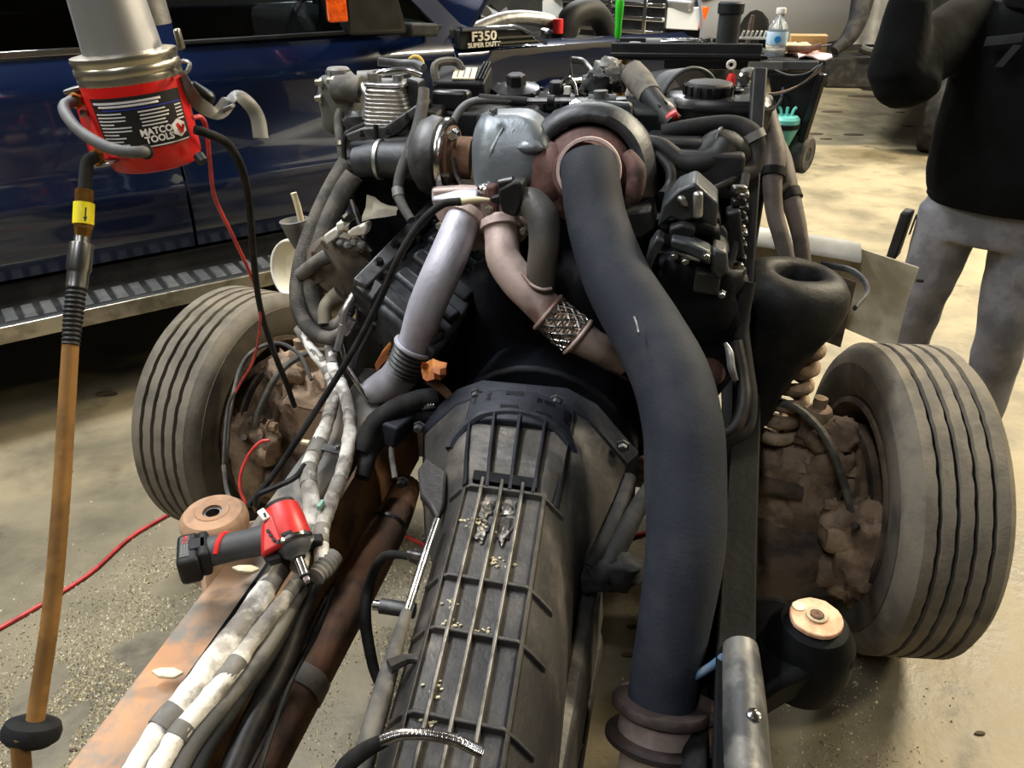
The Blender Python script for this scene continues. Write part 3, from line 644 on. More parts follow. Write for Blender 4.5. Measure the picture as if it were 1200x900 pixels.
# body mounts outboard of the rails
def mount(p, sgn, mt, nm='body_mount_bracket', s=1.0):
    lat = (p - AX).dot(U); fw = (p - AX).dot(W); z = p.z
    e = sgn * .46
    b = MB().loft([[C(e, fw - .13 * s, z - .10), C(e, fw + .13 * s, z - .10), C(e, fw + .13 * s, z - .19), C(e, fw - .13 * s, z - .19)],
                   [C((e + lat) / 2, fw - .105 * s, z - .06), C((e + lat) / 2, fw + .105 * s, z - .06), C((e + lat) / 2, fw + .09 * s, z - .16), C((e + lat) / 2, fw - .09 * s, z - .16)],
                   [C(lat, fw - .075 * s, z - .05), C(lat, fw + .075 * s, z - .05), C(lat, fw + .06 * s, z - .13), C(lat, fw - .06 * s, z - .13)],
                   [C(lat + sgn * .075 * s, fw - .045 * s, z - .05), C(lat + sgn * .075 * s, fw + .045 * s, z - .05), C(lat + sgn * .065 * s, fw + .035 * s, z - .12), C(lat + sgn * .065 * s, fw - .035 * s, z - .12)]])
    return build(nm, b, mt, fr, bevel=.018)
ML = Z(250, 604, .70); MR = Z(957, 722, .60)
mount(ML - UP * .02, -1, M['rail_rust']); mr_ = mount(MR, 1, M['rail_black'])
build('mount_cup', MB().lathe(MR - UP * .16, UP, [(.065, 0), (.078, .05), (.074, .11), (.056, .143), (.044, .148), (.001, .148)], 28), M['rail_black'], mr_)
# rail sleeve on the right: grey worn patch and bright bolt
build('worn_sleeve', MB().tube([C(.435, -.655, .618), C(.437, -.72, .615), C(.44, -.9, .612), C(.445, -1.3, .61)], [.027, .030, .031, .031], 18).rough(.002, 30), mat('scraped_sleeve', (112, 111, 107), .5, .35, c2=(60, 62, 64), scale=11, c3=(178, 168, 140), s3=13, cut3=(.6, .68), bump=.001), fr)
build('bright_stud', MB().lathe(C(.447, -.80, .640), UP, [(.010, 0), (.010, .006), (.004, .009), (.001, .009)], 14), M['bright'], fr)

# bushings lying on the mounts
b = MB().lathe(ML - UP * .035, UP, [(.016, -.005), (.050, -.005), (.058, .006), (.060, .020), (.058, .034), (.050, .043), (.030, .046), (.020, .040), (.016, .030), (.016, -.005)], 36, caps=False)
r = root('rubber_bushing', ML - UP * .07, 'tan round rubber body bushing behind the red cordless wrench', 'bushing')
build('rubber_ring', b, M['tan_rubber'], r)
build('steel_sleeve', MB().pipe(ML - UP * .04, ML + UP * .006, .016, .012, 24), M['steel'], r)
build('cup_washer', MB().lathe(ML - UP * .0, UP, [(.017, .006), (.028, .009), (.031, .0105), (.029, .0125), (.017, .0105)], 28, caps=False), M['rust_pale'], r)
r = root('mount_washer', MR, 'pale peach worn washer with a centre bolt on the black mount', 'washer')
pl = MB(); n = 22; poly = []
for k in range(n):
    a = 2 * PI * k / n; q = .044 * (1 + .07 * noise.noise(V((k * .9, 0, 2)))); poly.append(MR + U * (q * math.cos(a)) + W * (q * math.sin(a)) - UP * .010)
pl.prism(poly, UP * .010); build('disc', pl, M['peach'], r, bevel=.002)
build('ring', MB().pipe(MR, MR + UP * .004, .018, .012, 24), M['dull_chrome'], r)
build('bolt', MB().lathe(MR, UP, [(.010, 0), (.010, .005), (.005, .006), (.001, .003)], 16), M['rust'], r)
build('small_dimple', MB().lathe(MR - U * .028 + W * .016, UP, [(.011, 0), (.011, .002), (.007, .0022), (.001, .001)], 16), M['beige'], r)

# strut tower and coil spring, right
ST = Z(940, 326, .96)
ta = (UP + U * .10 - W * .02).normalized()
r = root('spring_tower', ST - ta * .4, 'black dented spring tower bucket beside the right rail', 'spring tower')
pr = [(.030, -.42), (.036, -.36), (.050, -.27), (.086, -.16), (.114, -.09), (.121, -.04), (.115, -.01), (.100, .010), (.078, .018), (.058, .014), (.047, .002), (.042, -.03), (.040, -.06), (.001, -.06)]
build('bucket', MB().lathe(ST - U * .01, ta, pr, 40).rough(.006, 12, 3), M['black_iron'], r, sharp=70)
build('rolled_flange', MB().tube([ST + U * .05 + W * .10 + UP * .0, ST + U * .115 + W * .06 + UP * .002, ST + U * .135 - W * .01 - UP * .01, ST + U * .105 - W * .07 - UP * .03], .008, 8, flat=.6), M['dark_alu'], r)
build('tower_bolt', MB().bolt(ST - U * .075 - W * .03 + UP * .012, ta, .009, .01), M['steel'], r)
r = root('coil_spring', C(.575, .0, .50), 'tan mud coated coil spring below the black tower', 'coil spring')
pts = []; s0, s1 = F(906, 522, .12), F(950, 385, .17)
sx, sy, sa_ = frame(s1 - s0)
for k in range(121):
    t = k / 120; a = t * 2 * PI * 7.0; pts.append(s0.lerp(s1, t) + sx * (.034 * math.cos(a)) + sy * (.034 * math.sin(a)))
build('coil', MB().tube(pts, .0165, 10, smooth=False).rough(.002, 60), M['mud'], r)

# front bumper seen from behind
r = root('front_bumper', C(0, .95, .5), 'off-white front bumper with a bent beige end beyond the right spring tower', 'bumper')
def bump_path(k):                                       # plan outline, k -1..1
    s = abs(k); sg = 1 if k >= 0 else -1
    if s < .75: return sg * s * 1.0667, 1.03 - .125 * (s / .75) ** 2
    q = (s - .75) / .25; return sg * (.80 + .155 * q), .905 - .15 * q
grid = [[C(*bump_path(-1 + 2 * i / 48), .50 + .27 * j / 5) + W * (.02 * math.sin(j / 5 * PI)) for j in range(6)] for i in range(49)]
build('face_bar', MB().sheet(grid, .012, W), M['beige'], r, sharp=50)
tg = [[C(bump_path(-.76 + 1.52 * i / 36)[0], bump_path(-.76 + 1.52 * i / 36)[1] - .085 + .12 * j / 4, .765 + (0, .022, .03, .022, 0)[j]) for j in range(5)] for i in range(37)]
build('top_flange', MB().sheet(tg, .014, -UP), M['white'], r, sharp=60)
for s in (-1, 1):
    e = build('end_bracket', MB().sheet([[C(s * (.60 + .065 * i), .86 - .03 * i + .01 * math.sin(i * 2), .74 - .055 * j - .01 * i) for j in range(5)] for i in range(4)], .01, -W), M['mud_dark'], r)
    for q in range(3): build('bracket_bolt', MB().bolt(C(s * (.66 + .05 * q), .835 - .02 * q, .70 - .05 * q), -W, .009, .008), M['steel'], e)
    build('frame_horn', MB().hexa([C(s * .40, .8, .5), C(s * .60, .9, .5), C(s * .60, .95, .5), C(s * .4, .95, .5), C(s * .4, .8, .66), C(s * .6, .9, .66), C(s * .6, .95, .66), C(s * .4, .95, .66)]), M['mud_dark'], r, bevel=.01)
build('slot', MB().box(C(1.0, .868, .69), (.02, .012, .006), U), M['black'], r)

# ================================================================== transmission
tm = root('transmission', C(.04, -.6, .35), 'grimy ribbed aluminium transmission with black bell housing', 'transmission')
BODY = [(-.072, 0), (.062, 0), (.098, -.042), (.122, -.13), (.128, -.25), (.118, -.33), (.08, -.37), (-.08, -.37), (-.118, -.33), (-.128, -.24), (-.122, -.12), (-.104, -.04)]
BELL = []
for l, z in BODY:
    a = math.atan2(z + .19, l); BELL.append((.25 * math.cos(a), -.25 + .25 * math.sin(a)))
STN = [(-.262, .0, .845, 1.0, 1.05), (-.30, .0, .84, 1.0, 1.03), (-.315, .0, .835, .95, .97), (-.40, .008, .82, .70, .98), (-.49, .02, .805, .35, 1.0), (-.56, .03, .795, .08, 1.0), (-.62, .036, .79, 0, 1.0), (-.9, .062, .765, 0, .97), (-1.1, .08, .748, 0, .95), (-1.35, .10, .72, 0, .92)]
def tsec(fw):
    for (a, b) in zip(STN, STN[1:]):
        if b[0] <= fw <= a[0]:
            k = (fw - a[0]) / (b[0] - a[0]); return [x + (y - x) * k for x, y in zip(a, b)]
    return list(STN[-1] if fw < -1 else STN[0])
def tring(fw, grow=0.0):
    _, l0, z0, mixk, sc = tsec(fw)
    out = []
    for (a, b), (c, d) in zip(BODY, BELL):
        x, z = a + (c - a) * mixk, b + (d - b) * mixk
        out.append(C(l0 + x * sc * (1 + grow * 4), fw, z0 + z * sc + grow))
    return out
fws = [-.315, -.36, -.40, -.45, -.49, -.525, -.56, -.62, -.7, -.8, -.9, -1.0, -1.1, -1.22, -1.35]
build('case', MB().loft([tring(f) for f in fws]), M['trans'], tm, bevel=.006)
bellm = MB().loft([tring(-.262), tring(-.315)]); bh = build('bell_flange', bellm, M['bell'], tm, bevel=.006)
for a in range(-65, 250, 35):
    t = math.radians(a); p = C(.265 * math.cos(t), -.315, .575 + .262 * math.sin(t)); build('flange_bolt', MB().bolt(p, -W, .010, .012), M['dark_alu'], bh)
def ttop(l, fw, dz=0):
    _, l0, z0, mk, sc = tsec(fw); ll = l
    drop = 0
    if ll > .062: drop = (ll - .062) * 1.16 if ll < .098 else .042 + (ll - .098) * 3.6
    if ll < -.072: drop = (-ll - .072) * 1.25
    circ = .25 - math.sqrt(max(0, .25 ** 2 - ll * ll))
    return C(l0 + ll * sc, fw, z0 - (drop * (1 - mk) + circ * mk) + dz)
def fwof(px, py, z): return (Z(px, py, z) - AX).dot(W)
F1, F2, F3 = fwof(562, 676, .79), fwof(540, 738, .78), fwof(520, 838, .77)
F0 = -.575
for l in (-.044, -.010, .026):                          # lengthwise ribs
    mb = MB(); g = [F0 + .02 + (-1.33 - F0) * k / 14 for k in range(15)]
    rr = [[ttop(l - .0035, f, -.004), ttop(l + .0035, f, -.004), ttop(l + .0028, f, .014), ttop(l - .0028, f, .014)] for f in g]
    build('lengthwise_rib', mb.loft(rr), M['rib'], tm, bevel=.0015)
for f in (F0, F1, F2, F3, F3 - .13):
    ls = [-.102 + .02 * k for k in range(11)]
    rr = [[ttop(l, f - .004, -.004), ttop(l, f + .004, -.004), ttop(l, f + .003, .011), ttop(l, f - .003, .011)] for l in ls]
    build('cross_rib', MB().loft(rr), M['trans'], tm, bevel=.0015)
for l in (-.074, .064):                                   # edge ribs
    rr = [[ttop(l - .004, f, -.004), ttop(l + .004, f, -.004), ttop(l + .003, f, .008), ttop(l - .003, f, .008)] for f in [F0 + (-1.33 - F0) * k / 12 for k in range(13)]]
    build('edge_rib', MB().loft(rr), M['trans'], tm, bevel=.0015)
# cone of the bell housing: ribs, arch ridge, raised pads
for l in (-.085, -.04, .005, .05, .095):
    rr = [[ttop(l * k - .004, f, -.004), ttop(l * k + .004, f, -.004), ttop(l * k + .003, f, .013), ttop(l * k - .003, f, .013)] for f, k in [(-.385 - .19 * q / 8, 1.12 - .03 * q) for q in range(9)]]
    build('cone_rib', MB().loft(rr), M['bell'], tm, bevel=.0015)
ar = [ttop(.125 * math.sin(a), -.44 + .065 * math.cos(a), .004) for a in [math.radians(-88 + 176 * k / 20) for k in range(21)]]
build('arch_ridge', MB().tube(ar, .010, 8, per=2), M['bell'], tm)
bp_ = [[ttop(-.105 + .0215 * i, -.318 - .0265 * j, .010 - .004 * (j == 3)) for j in range(4)] for i in range(11)]
pad = build('bell_plate', MB().sheet(bp_, .014, -UP), M['bell'], tm, bevel=.003)
for l, f, w_, d_ in ((-.078, -.337, .036, .022), (-.012, -.328, .036, .010), (-.018, -.366, .036, .010), (.052, -.337, .036, .012), (.050, -.374, .030, .014), (.095, -.350, .012, .03)):
    build('pocket_shade', MB().hexa([ttop(l - w_ / 2, f - d_ / 2, .002), ttop(l + w_ / 2, f - d_ / 2, .002), ttop(l + w_ / 2, f + d_ / 2, .002), ttop(l - w_ / 2, f + d_ / 2, .002), ttop(l - w_ / 2, f - d_ / 2, .0108), ttop(l + w_ / 2, f - d_ / 2, .0108), ttop(l + w_ / 2, f + d_ / 2, .0108), ttop(l - w_ / 2, f + d_ / 2, .0108)]), M['block'], pad)  # dark blocks drawn for the shade inside the plate's holes
build('mount_ear', MB().hexa([C(-.33, -.34, .70), C(-.26, -.36, .69), C(-.24, -.28, .69), C(-.32, -.28, .70), C(-.33, -.33, .745), C(-.25, -.35, .74), C(-.23, -.28, .74), C(-.32, -.28, .745)]), M['bell'], tm, bevel=.006)
build('ear_bolt', MB().bolt(C(-.295, -.315, .745), UP, .009, .005), M['black'], tm)
build('shift_bracket', MB().prism([Z(x, y, .745) for x, y in ((500, 545), (524, 562), (521, 600), (513, 618), (503, 600), (493, 588), (490, 560))], UP * .02), M['trans'], tm, bevel=.005)
hk = Z(604, 792, .73)                                   # hook on the right facet
build('lifting_hook', MB().tube([hk + U * .022 + W * .02, hk - U * .004 + W * .012, hk - U * .012 - W * .008, hk + U * .004 - W * .022, hk + U * .018 - W * .012], .0055, 8), M['rib'], tm)
hk2 = Z(478, 772, .76)
build('casting_lug', MB().tube([hk2 - U * .02 - W * .018, hk2, hk2 + U * .022 + W * .002], [.010, .007, .005], 8), M['trans'], tm)
build('oil_pan', MB().loft([[C(-.12, f, .44), C(.205, f, .46), C(.21, f, .43), C(.18, f, .34), C(-.12, f, .34)] for f in (-.52, -.6, -1.0, -1.35)]), M['trans'], tm, bevel=.01)
pr_ = MB().loft([[C(.165, f, .60 - .05 * q), C(.195, f, .585 - .05 * q), C(.205, f, .47), C(.15, f, .47)] for f, q in ((-.5, 0), (-.8, .3), (-1.35, 1))])
build('side_rail', pr_, M['trans'], tm, bevel=.008)
for k in range(7): build('pan_bolt', MB().bolt(C(.196, -.58 - k * .1, .468), UP, .008, .007), M['dark_alu'], tm)
# scraped silver patch and pebble crumbs lodged between the ribs
M['scrape'] = mat('scraped_aluminium', (150, 146, 140), .4, .6, c2=(74, 72, 70), scale=40, cut=(.45, .55), bump=.002, bscale=60)
for q_, (l_, f_, a_, b_) in enumerate(((-.030, -.615, .012, .030), (-.026, -.665, .010, .024), (.006, -.605, .013, .018), (.010, -.650, .010, .034))):
    build('scraped_patch', MB().blob(ttop(l_, f_, .001), (a_, b_, .0035), .7, q_, 18, 8, 2.6, U, UP), M['scrape'], tm)
build('bell_window', MB().hexa([ttop(-.062, F0 + .012, .004), ttop(.05, F0 + .012, .004), ttop(.05, F0 + .035, .004), ttop(-.062, F0 + .035, .004), ttop(-.062, F0 + .012, .012), ttop(.05, F0 + .012, .012), ttop(.05, F0 + .035, .012), ttop(-.062, F0 + .035, .012)]), M['block'], tm)
cm = MB()
for (px, py, n, s) in ((526, 724, 18, .007), (568, 733, 18, .006), (504, 830, 18, .006), (560, 615, 22, .012), (527, 700, 10, .006), (590, 660, 10, .012), (510, 792, 8, .01)):
    p0 = Z(px, py, .785)
    for _ in range(n):
        q = p0 + U * rnd.gauss(0, s) + W * rnd.gauss(0, s * .8); lat = (q - AX).dot(U); fw = (q - AX).dot(W); _, l0, z0, mk, sc = tsec(fw)
        q = C(lat, fw, z0 + .002); k = rnd.uniform(.0018, .0038)
        cm.blob(q, (k, k * .7, k * .6), .9, _, 6, 4)
tag(build('lodged_crumbs', cm, M['granule'], None), 'pale absorbent crumbs lodged between the transmission ribs', 'crumbs', kind='stuff')

# ================================================================== engine
def plate(pxs, fw, th): return MB().prism([F(x, y, fw) for x, y in pxs], W * th)
def pxm(px, py, fw): return (F(px, py, fw) - O).dot(V((0, CP, -SP))) / FPX     # metres per pixel there
en = root('diesel_engine', C(0, .1, .45), 'black diesel engine filling the middle of the chassis', 'engine')
# block and rear cover
blk = build('engine_block', MB().loft([[C(-.27, f, .50), C(-.30, f, .80), C(-.17, f, .98), C(.20, f, .98), C(.30, f, .80), C(.27, f, .50), C(0, f, .42)] for f in (.03, .2, .4, .56)]), M['block'], en, bevel=.02)
build('rear_cover', MB().loft([[C(-.26 * k, f, .55), C(-.27 * k, f, .80), C(-.18 * k, f, z), C(-.06 * k, f, z + .05), C(.14 * k, f, z + .05), C(.24 * k, f, z), C(.29 * k, f, .80), C(.28 * k, f, .55)] for f, k, z in ((.06, 1.03, .97), (.0, 1.0, .95), (-.03, .95, .90))]), M['block'], blk, bevel=.03)
build('flywheel_housing', MB().loft([[C(.225 * math.cos(t), f, .58 + .225 * math.sin(t)) for t in [2 * PI * k / 28 for k in range(28)]] for f in (-.15, -.08, .02)]), M['block'], blk, bevel=.01)
build('valley_gap_fill', MB().box(C(.1, .2, 1.03), (.5, .3, .10), U), M['block'], blk, bevel=.02)  # dark box added so no bright floor shows past the turbine
build('side_gap_fill', MB().box(F(775, 214, .34), (.30, .10, .22), U), M['block'], blk, bevel=.02)  # added dark filler, closes a bright gap in the engine
build('side_gap_fill', MB().box(F(838, 240, .34), (.22, .10, .22), U), M['block'], blk, bevel=.02)  # second added filler, for the bright gap farther right
build('bracket_gap_fill', plate([(392, 388), (448, 380), (462, 440), (420, 478), (394, 440)], -.04, .06), M['black_iron'], blk, bevel=.01)  # added dark plate, puts shade over a bright patch of floor
build('mount_gap_fill', MB().hexa([C(-.42, -.05, .55), C(-.24, -.08, .55), C(-.24, .12, .55), C(-.42, .12, .55), C(-.40, -.03, .74), C(-.24, -.06, .80), C(-.24, .12, .80), C(-.40, .12, .74)]), M['block'], blk, bevel=.02)  # dark block added to stand for the shade beside the valve cover
build('manifold_gap_fill', MB().tube([C(-.36, -.10, .76), C(-.37, .05, .80), C(-.37, .25, .82), C(-.34, .42, .84)], [.04, .05, .05, .04], 14).rough(.006, 20), M['black_iron'], blk)  # dark tube added to block the bright floor by the alternator
build('oil_pan', MB().loft([[C(-.2, f, .50), C(.2, f, .50), C(.15, f, .34), C(-.15, f, .34)] for f in (-.18, .4)]), M['block'], en, bevel=.02)
# left head and valve cover: a sloping slab with pockets
a0, a1, b0, b1 = F(520, 232, .22), F(418, 338, -.12), F(600, 292, .16), F(510, 418, -.20)
nrm = (a1 - a0).cross(b0 - a0).normalized()
if nrm.z < 0: nrm = -nrm
hl = build('valve_cover', MB().hexa([p - nrm * .13 for p in (a0, b0, b1, a1)] + [a0, b0, b1, a1]), M['engine_grey'], en, bevel=.012)
def vc(u, v, h=0): return (a0.lerp(a1, u)).lerp(b0.lerp(b1, u), v) + nrm * h
for k in range(5):
    u = .14 + .19 * k
    build('cover_rib', MB().bar(vc(u, .20, .004), vc(u, .95, .002), .040, .02, nrm), M['engine_grey'], hl, bevel=.009)
    build('cover_bolt', MB().bolt(vc(u + .09, .12, .004), nrm, .008, .012), M['steel'], hl)
build('cover_rail', MB().bar(vc(0, .03, .012), vc(1.0, .03, .012), .036, .03, nrm), M['dark_alu'], hl, bevel=.004)
for u in (.35, .62, .8): build('rail_clip', MB().bolt(vc(u, .03, .027), nrm, .009, .012), M['black_gloss'], hl)
build('end_cap', MB().hexa([vc(.86, -.06, -.05), vc(1.04, -.06, -.05), vc(1.04, .3, -.05), vc(.86, .3, -.05), vc(.88, -.04, .02), vc(1.02, -.04, .012), vc(1.02, .24, .012), vc(.88, .24, .03)]), M['black_gloss'], hl, bevel=.01)
for k, u in enumerate((.2, .42)):
    inj = build('injector_plug', MB().cyl(vc(u, .55, .0), vc(u, .55, .045), .016).cyl(vc(u, .55, .04), vc(u - .03, .5, .07), .012), M['dark_alu'], hl)
    build('plug_cap', MB().box(vc(u - .03, .5, .075), (.03, .024, .02), U, nrm), M['grey_plastic'], inj, bevel=.004)
# right head: stepped dark casting
rh = build('right_head', MB().loft([[C(.16, f, .78), C(.20, f, 1.04), C(.38, f, 1.0), C(.44, f, .86), C(.36, f, .70)] for f in (-.10, .1, .45)]), M['block'], en, bevel=.015)
build('valve_cover', MB().loft([[C(.20, f, 1.02), C(.22, f, 1.06), C(.36, f, 1.03), C(.43, f, .92), C(.42, f, .87)] for f in (-.06, .0, .42)]), M['engine_grey'], rh, bevel=.012)
for k, (poly, fw, th, m) in enumerate([
    ([(795, 222), (815, 214), (842, 238), (840, 268), (818, 256), (800, 262), (786, 256), (770, 268), (776, 240)], -.10, .10, 'engine_grey'),
    ([(812, 226), (824, 226), (824, 256), (812, 258)], -.115, .02, 'alu'),
    ([(792, 232), (802, 230), (808, 244), (798, 243)], -.112, .02, 'alu'),
    ([(783, 268), (800, 262), (816, 268), (812, 280), (786, 282)], -.12, .05, 'black_iron'),
    ([(786, 280), (808, 284), (834, 296), (832, 312), (808, 300), (786, 292)], -.15, .05, 'engine_grey'),
    ([(760, 290), (770, 276), (780, 284), (770, 300), (762, 320), (754, 318)], -.14, .05, 'engine_grey'),
    ([(836, 290), (852, 296), (854, 318), (842, 330), (832, 318)], -.14, .06, 'dark_alu'),
    ([(730, 250), (762, 246), (768, 268), (750, 282), (732, 276)], -.06, .10, 'black_iron'),
    ([(815, 318), (845, 322), (842, 348), (812, 344)], -.13, .06, 'black_iron'),
    ([(850, 250), (868, 246), (872, 300), (856, 310)], -.05, .05, 'black_iron')]):
    build('head_bracket', plate(poly, fw, th), M[m], rh, bevel=.006)
dm = F(810, 365, -.10)
build('starter_cover', MB().blob(dm + W * .05, (.10, .07, .105), .3, 4, 28, 18, 1.8, U, power=.7), M['block'], rh, sharp=60)
for k, (px, py) in enumerate(((803, 306), (828, 300), (790, 300), (846, 345))):
    build('bracket_bolt', MB().bolt(F(px, py, -.16), -W, .006, .008), M['steel'], rh)
# injector lines, connectors behind the rail at the far right
for k in range(8):
    y = 222 + k * 15
    c_ = build('wire_clip', MB().box(F(866 - k * .6, y, -.02), (.028, .022, .016), U + W * .3).box(F(872 - k * .6, y + 5, -.02), (.02, .03, .01), U), M['black_gloss' if k % 3 else 'steel'], rh, bevel=.004)
# intake manifold / valley
build('intake_manifold', MB().loft([[C(-.15, f, 1.0), C(-.13, f, 1.14), C(.15, f, 1.14), C(.18, f, 1.0)] for f in (.12, .3, .6)]), M['black_iron'], en, bevel=.02)
for k, (px, py, fw, sx, sy, sz, m) in enumerate([
    (650, 156, .30, .30, .16, .09, 'black'), (560, 142, .30, .16, .14, .07, 'black'), (700, 132, .22, .16, .08, .05, 'black_iron'), (760, 140, .25, .12, .12, .07, 'black'),
    (585, 150, .20, .10, .06, .06, 'black'), (530, 118, .26, .09, .05, .05, 'black_gloss'), (735, 165, .18, .10, .08, .05, 'black_iron'), (790, 180, .15, .12, .1, .08, 'black'), (830, 200, .12, .14, .12, .09, 'black'), (505, 150, .22, .07, .1, .1, 'black_iron')]):
    build('top_cover', MB().box(F(px, py, fw), (sx, sy, sz), U, UP + W * .1 * (k % 3 - 1)), M[m], en, bevel=.01)
build('wedge_bracket', plate([(645, 132), (690, 118), (740, 122), (740, 150), (690, 150), (650, 150)], .14, .03), M['engine_grey'], en, bevel=.006)
build('bracket_bolt', MB().bolt(F(674, 124, .14), -W + UP * .5, .011, .012), M['bright'], en)

# oil and fuel filter caps
def cap(px, py, fw, R, label):
    c = F(px, py, fw); up = (UP - W * .15).normalized()
    r = root('filter_cap', c - up * .12, label, 'filter cap')
    build('housing', MB().lathe(c - up * .14, up, [(R * .72, 0), (R * .78, .05), (R * .8, .11)], 28), M['black'], r)
    b_ = build('lid', MB().lathe(c - up * .032, up, [(R * .8, 0), (R, .004), (R, .014), (R * .93, .024), (R * .5, .031), (R * .42, .032), (.001, .032)], 36), M['black_gloss'], r)
    build('hex_grip', MB().lathe(c - up * .002, up, [(R * .40, 0), (R * .38, .024), (R * .33, .027), (.001, .027)], 6), M['black'], b_)
    for k in range(8):
        a = 2 * PI * k / 8; x, y, _ = frame(up); build('lid_rib', MB().box(c - up * .018 + (x * math.cos(a) + y * math.sin(a)) * R * .97, (.012, .008, .018), x * math.cos(a) + y * math.sin(a), up), M['black'], b_)
    return r
cap(605, 99, .40, .062, 'wide black oil filter cap with hexagon grip, nearest the fender badge')
cap(652, 108, .34, .046, 'smaller black filter cap beside the bent steel bracket')

# black connector box with a label
c = F(543, 98, .36)
r = root('control_box', c - UP * .06, 'black ribbed control box with a cream label behind the turbo', 'control box')
bx_ = build('housing', MB().box(c, (.13, .09, .055), U, UP - W * .35), M['black'], r, bevel=.008)
build('label', MB().box(c - W * .018 + UP * .026 + U * .01, (.055, .055, .004), U + W * .12, UP - W * .35), M['cream'], r)
for k in range(3): build('label_line', MB().box(c - W * .018 + UP * .029 + U * (-.006 + k * .015), (.003, .045, .002), U + W * .12, UP - W * .35), M['grey_plastic'], r)
build('bail', MB().tube([c + U * -.055 - W * .04 + UP * .0, c + U * -.06 - W * .03 + UP * .045, c + U * -.02 + UP * .05, c + U * .0 + UP * .03], .010, 8), M['rubber_dusty'], r)
build('mount_plate', MB().box(c - UP * .045 - W * .03, (.12, .08, .01), U, UP - W * .2), M['steel'], r)
for k in range(3): build('rib', MB().box(c + U * (.045 + .008 * k) + UP * .02, (.003, .085, .03), U, UP - W * .35), M['black_gloss'], r)
build('side_bracket', plate([(515, 112), (538, 112), (538, 123), (533, 123), (531, 116), (516, 117)], .27, .02), M['alu'], r, bevel=.002)

# thin steel line over the top of the engine
one('steel_fuel_line', MB().tube(Fs([(530, 200, .10), (527, 176, .10), (529, 150, .13), (540, 128, .16), (560, 118, .18), (600, 118, .18)]), .009, 10), M['grey_hose'], 'grey bent fuel line rising beside the crinkled heat shield', 'pipe')
r = root('cross_line', F(660, 118, .18) - UP * .03, 'straight bright steel line crossing above the heat shield', 'pipe')
build('line', MB().tube(Fs([(600, 118, .18), (640, 118, .18), (700, 117, .18), (734, 116, .18)]), .0065, 8), M['steel'], r)
build('sleeve', MB().tube(Fs([(562, 115, .185), (585, 117, .182), (618, 119, .18)]), .010, 10), M['rubber'], r)
build('junction', MB().cyl(F(704, 128, .18), F(704, 106, .18), .016, 12).cyl(F(690, 117, .18), F(722, 117, .18), .012, 12), M['dark_grey'], r)
build('clamp', MB().cyl(F(642, 118, .18), F(650, 118, .18), .012, 12), M['black'], r)

# ---- turbo
tu = root('turbocharger', F(650, 210, .06) - UP * .1, 'turbocharger with rust-purple turbine housing and grey compressor', 'turbocharger')
tc = F(688, 205, .06); tax = (-W + UP * .30 + U * .04).normalized()
th = build('turbine_housing', MB().lathe(tc, tax, [(.100, -.06), (.106, -.02), (.103, .02), (.088, .046), (.068, .058), (.060, .09), (.001, .09)], 40).rough(.004, 22, 6), M['rust_purple'], tu, sharp=65)
build('volute', MB().blob(F(645, 208, .03), (.050, .05, .068), .15, 2, 22, 14, 2, U), M['rust_purple'], th, sharp=65)
build('volute_bulge', MB().tube([F(735, 180, .03), F(746, 200, .01), F(743, 226, .0), F(733, 250, .02)], [.014, .020, .019, .012], 14), M['rust_purple'], th)
sh_p = []
for q in range(25):                                      # hood over the top of the turbine
    t = math.radians(-35 + 190 * q / 24); x_, y_ = U, (UP + W * .3).normalized(); d_ = x_ * math.cos(t) + y_ * math.sin(t)
    sh_p.append([tc + d_ * rr_ + tax * h_ for rr_, h_ in ((.128, -.10), (.144, -.06), (.149, -.015), (.142, .022), (.122, .044), (.103, .040))])
build('turbine_hood', MB().loft(sh_p, closed=False), M['engine_grey'], tu, solid=.004, sharp=60)
build('outlet_clamp', MB().lathe(F(690, 200, -.03), tax, [(.058, -.010), (.064, -.010), (.066, 0), (.064, .010), (.058, .010), (.058, -.010)], 40, caps=False), M['pink_pipe'], tu)
build('clamp_tab', MB().box(F(690, 180, -.035), (.013, .012, .03), U, UP), M['beige'], tu, bevel=.002)
cc = F(524, 184, .09)
ch = build('compressor_housing', MB().lathe(cc - U * .055, U, [(.03, -.02), (.05, -.02), (.078, .0), (.088, .022), (.084, .042), (.066, .052), (.06, .06)], 36), M['dark_alu'], tu)
build('v_band', MB().lathe(cc - U * .008, U, [(.074, 0), (.084, .003), (.086, .010), (.084, .017), (.074, .02)], 36), M['bright'], ch)
build('centre_section', MB().lathe(cc + U * .012, U, [(.068, 0), (.068, .006), (.046, .012), (.046, .05)], 24), M['rust'], ch)
for k in range(4):
    a = math.radians(200 + 28 * k); d_ = -W * math.cos(a) * -1 + UP * math.sin(a)
    build('housing_bolt', MB().bolt(cc + U * .012 + (-W * .066 * abs(math.cos(a)) + UP * .066 * math.sin(a)), U, .006, .012), M['steel'], ch)
build('actuator_link', MB().tube(Fs([(531, 185, .03), (535, 205, .02), (542, 218, .01)]), .005, 8), M['steel'], ch)
build('oil_fitting', MB().lathe(F(533, 157, .06), -W, [(.013, 0), (.013, .02), (.009, .024), (.001, .024)], 6), M['bright'], ch)
build('inlet_tube', MB().tube(Fs([(515, 190, .10), (480, 188, .11), (446, 187, .12), (418, 190, .12)]), [.050, .043, .040, .034], 20), M['engine_grey'], tu)
build('inlet_collar', MB().lathe(F(446, 187, .12), U, [(.041, -.006), (.046, -.004), (.046, .004), (.041, .006)], 24), M['alu'], tu)

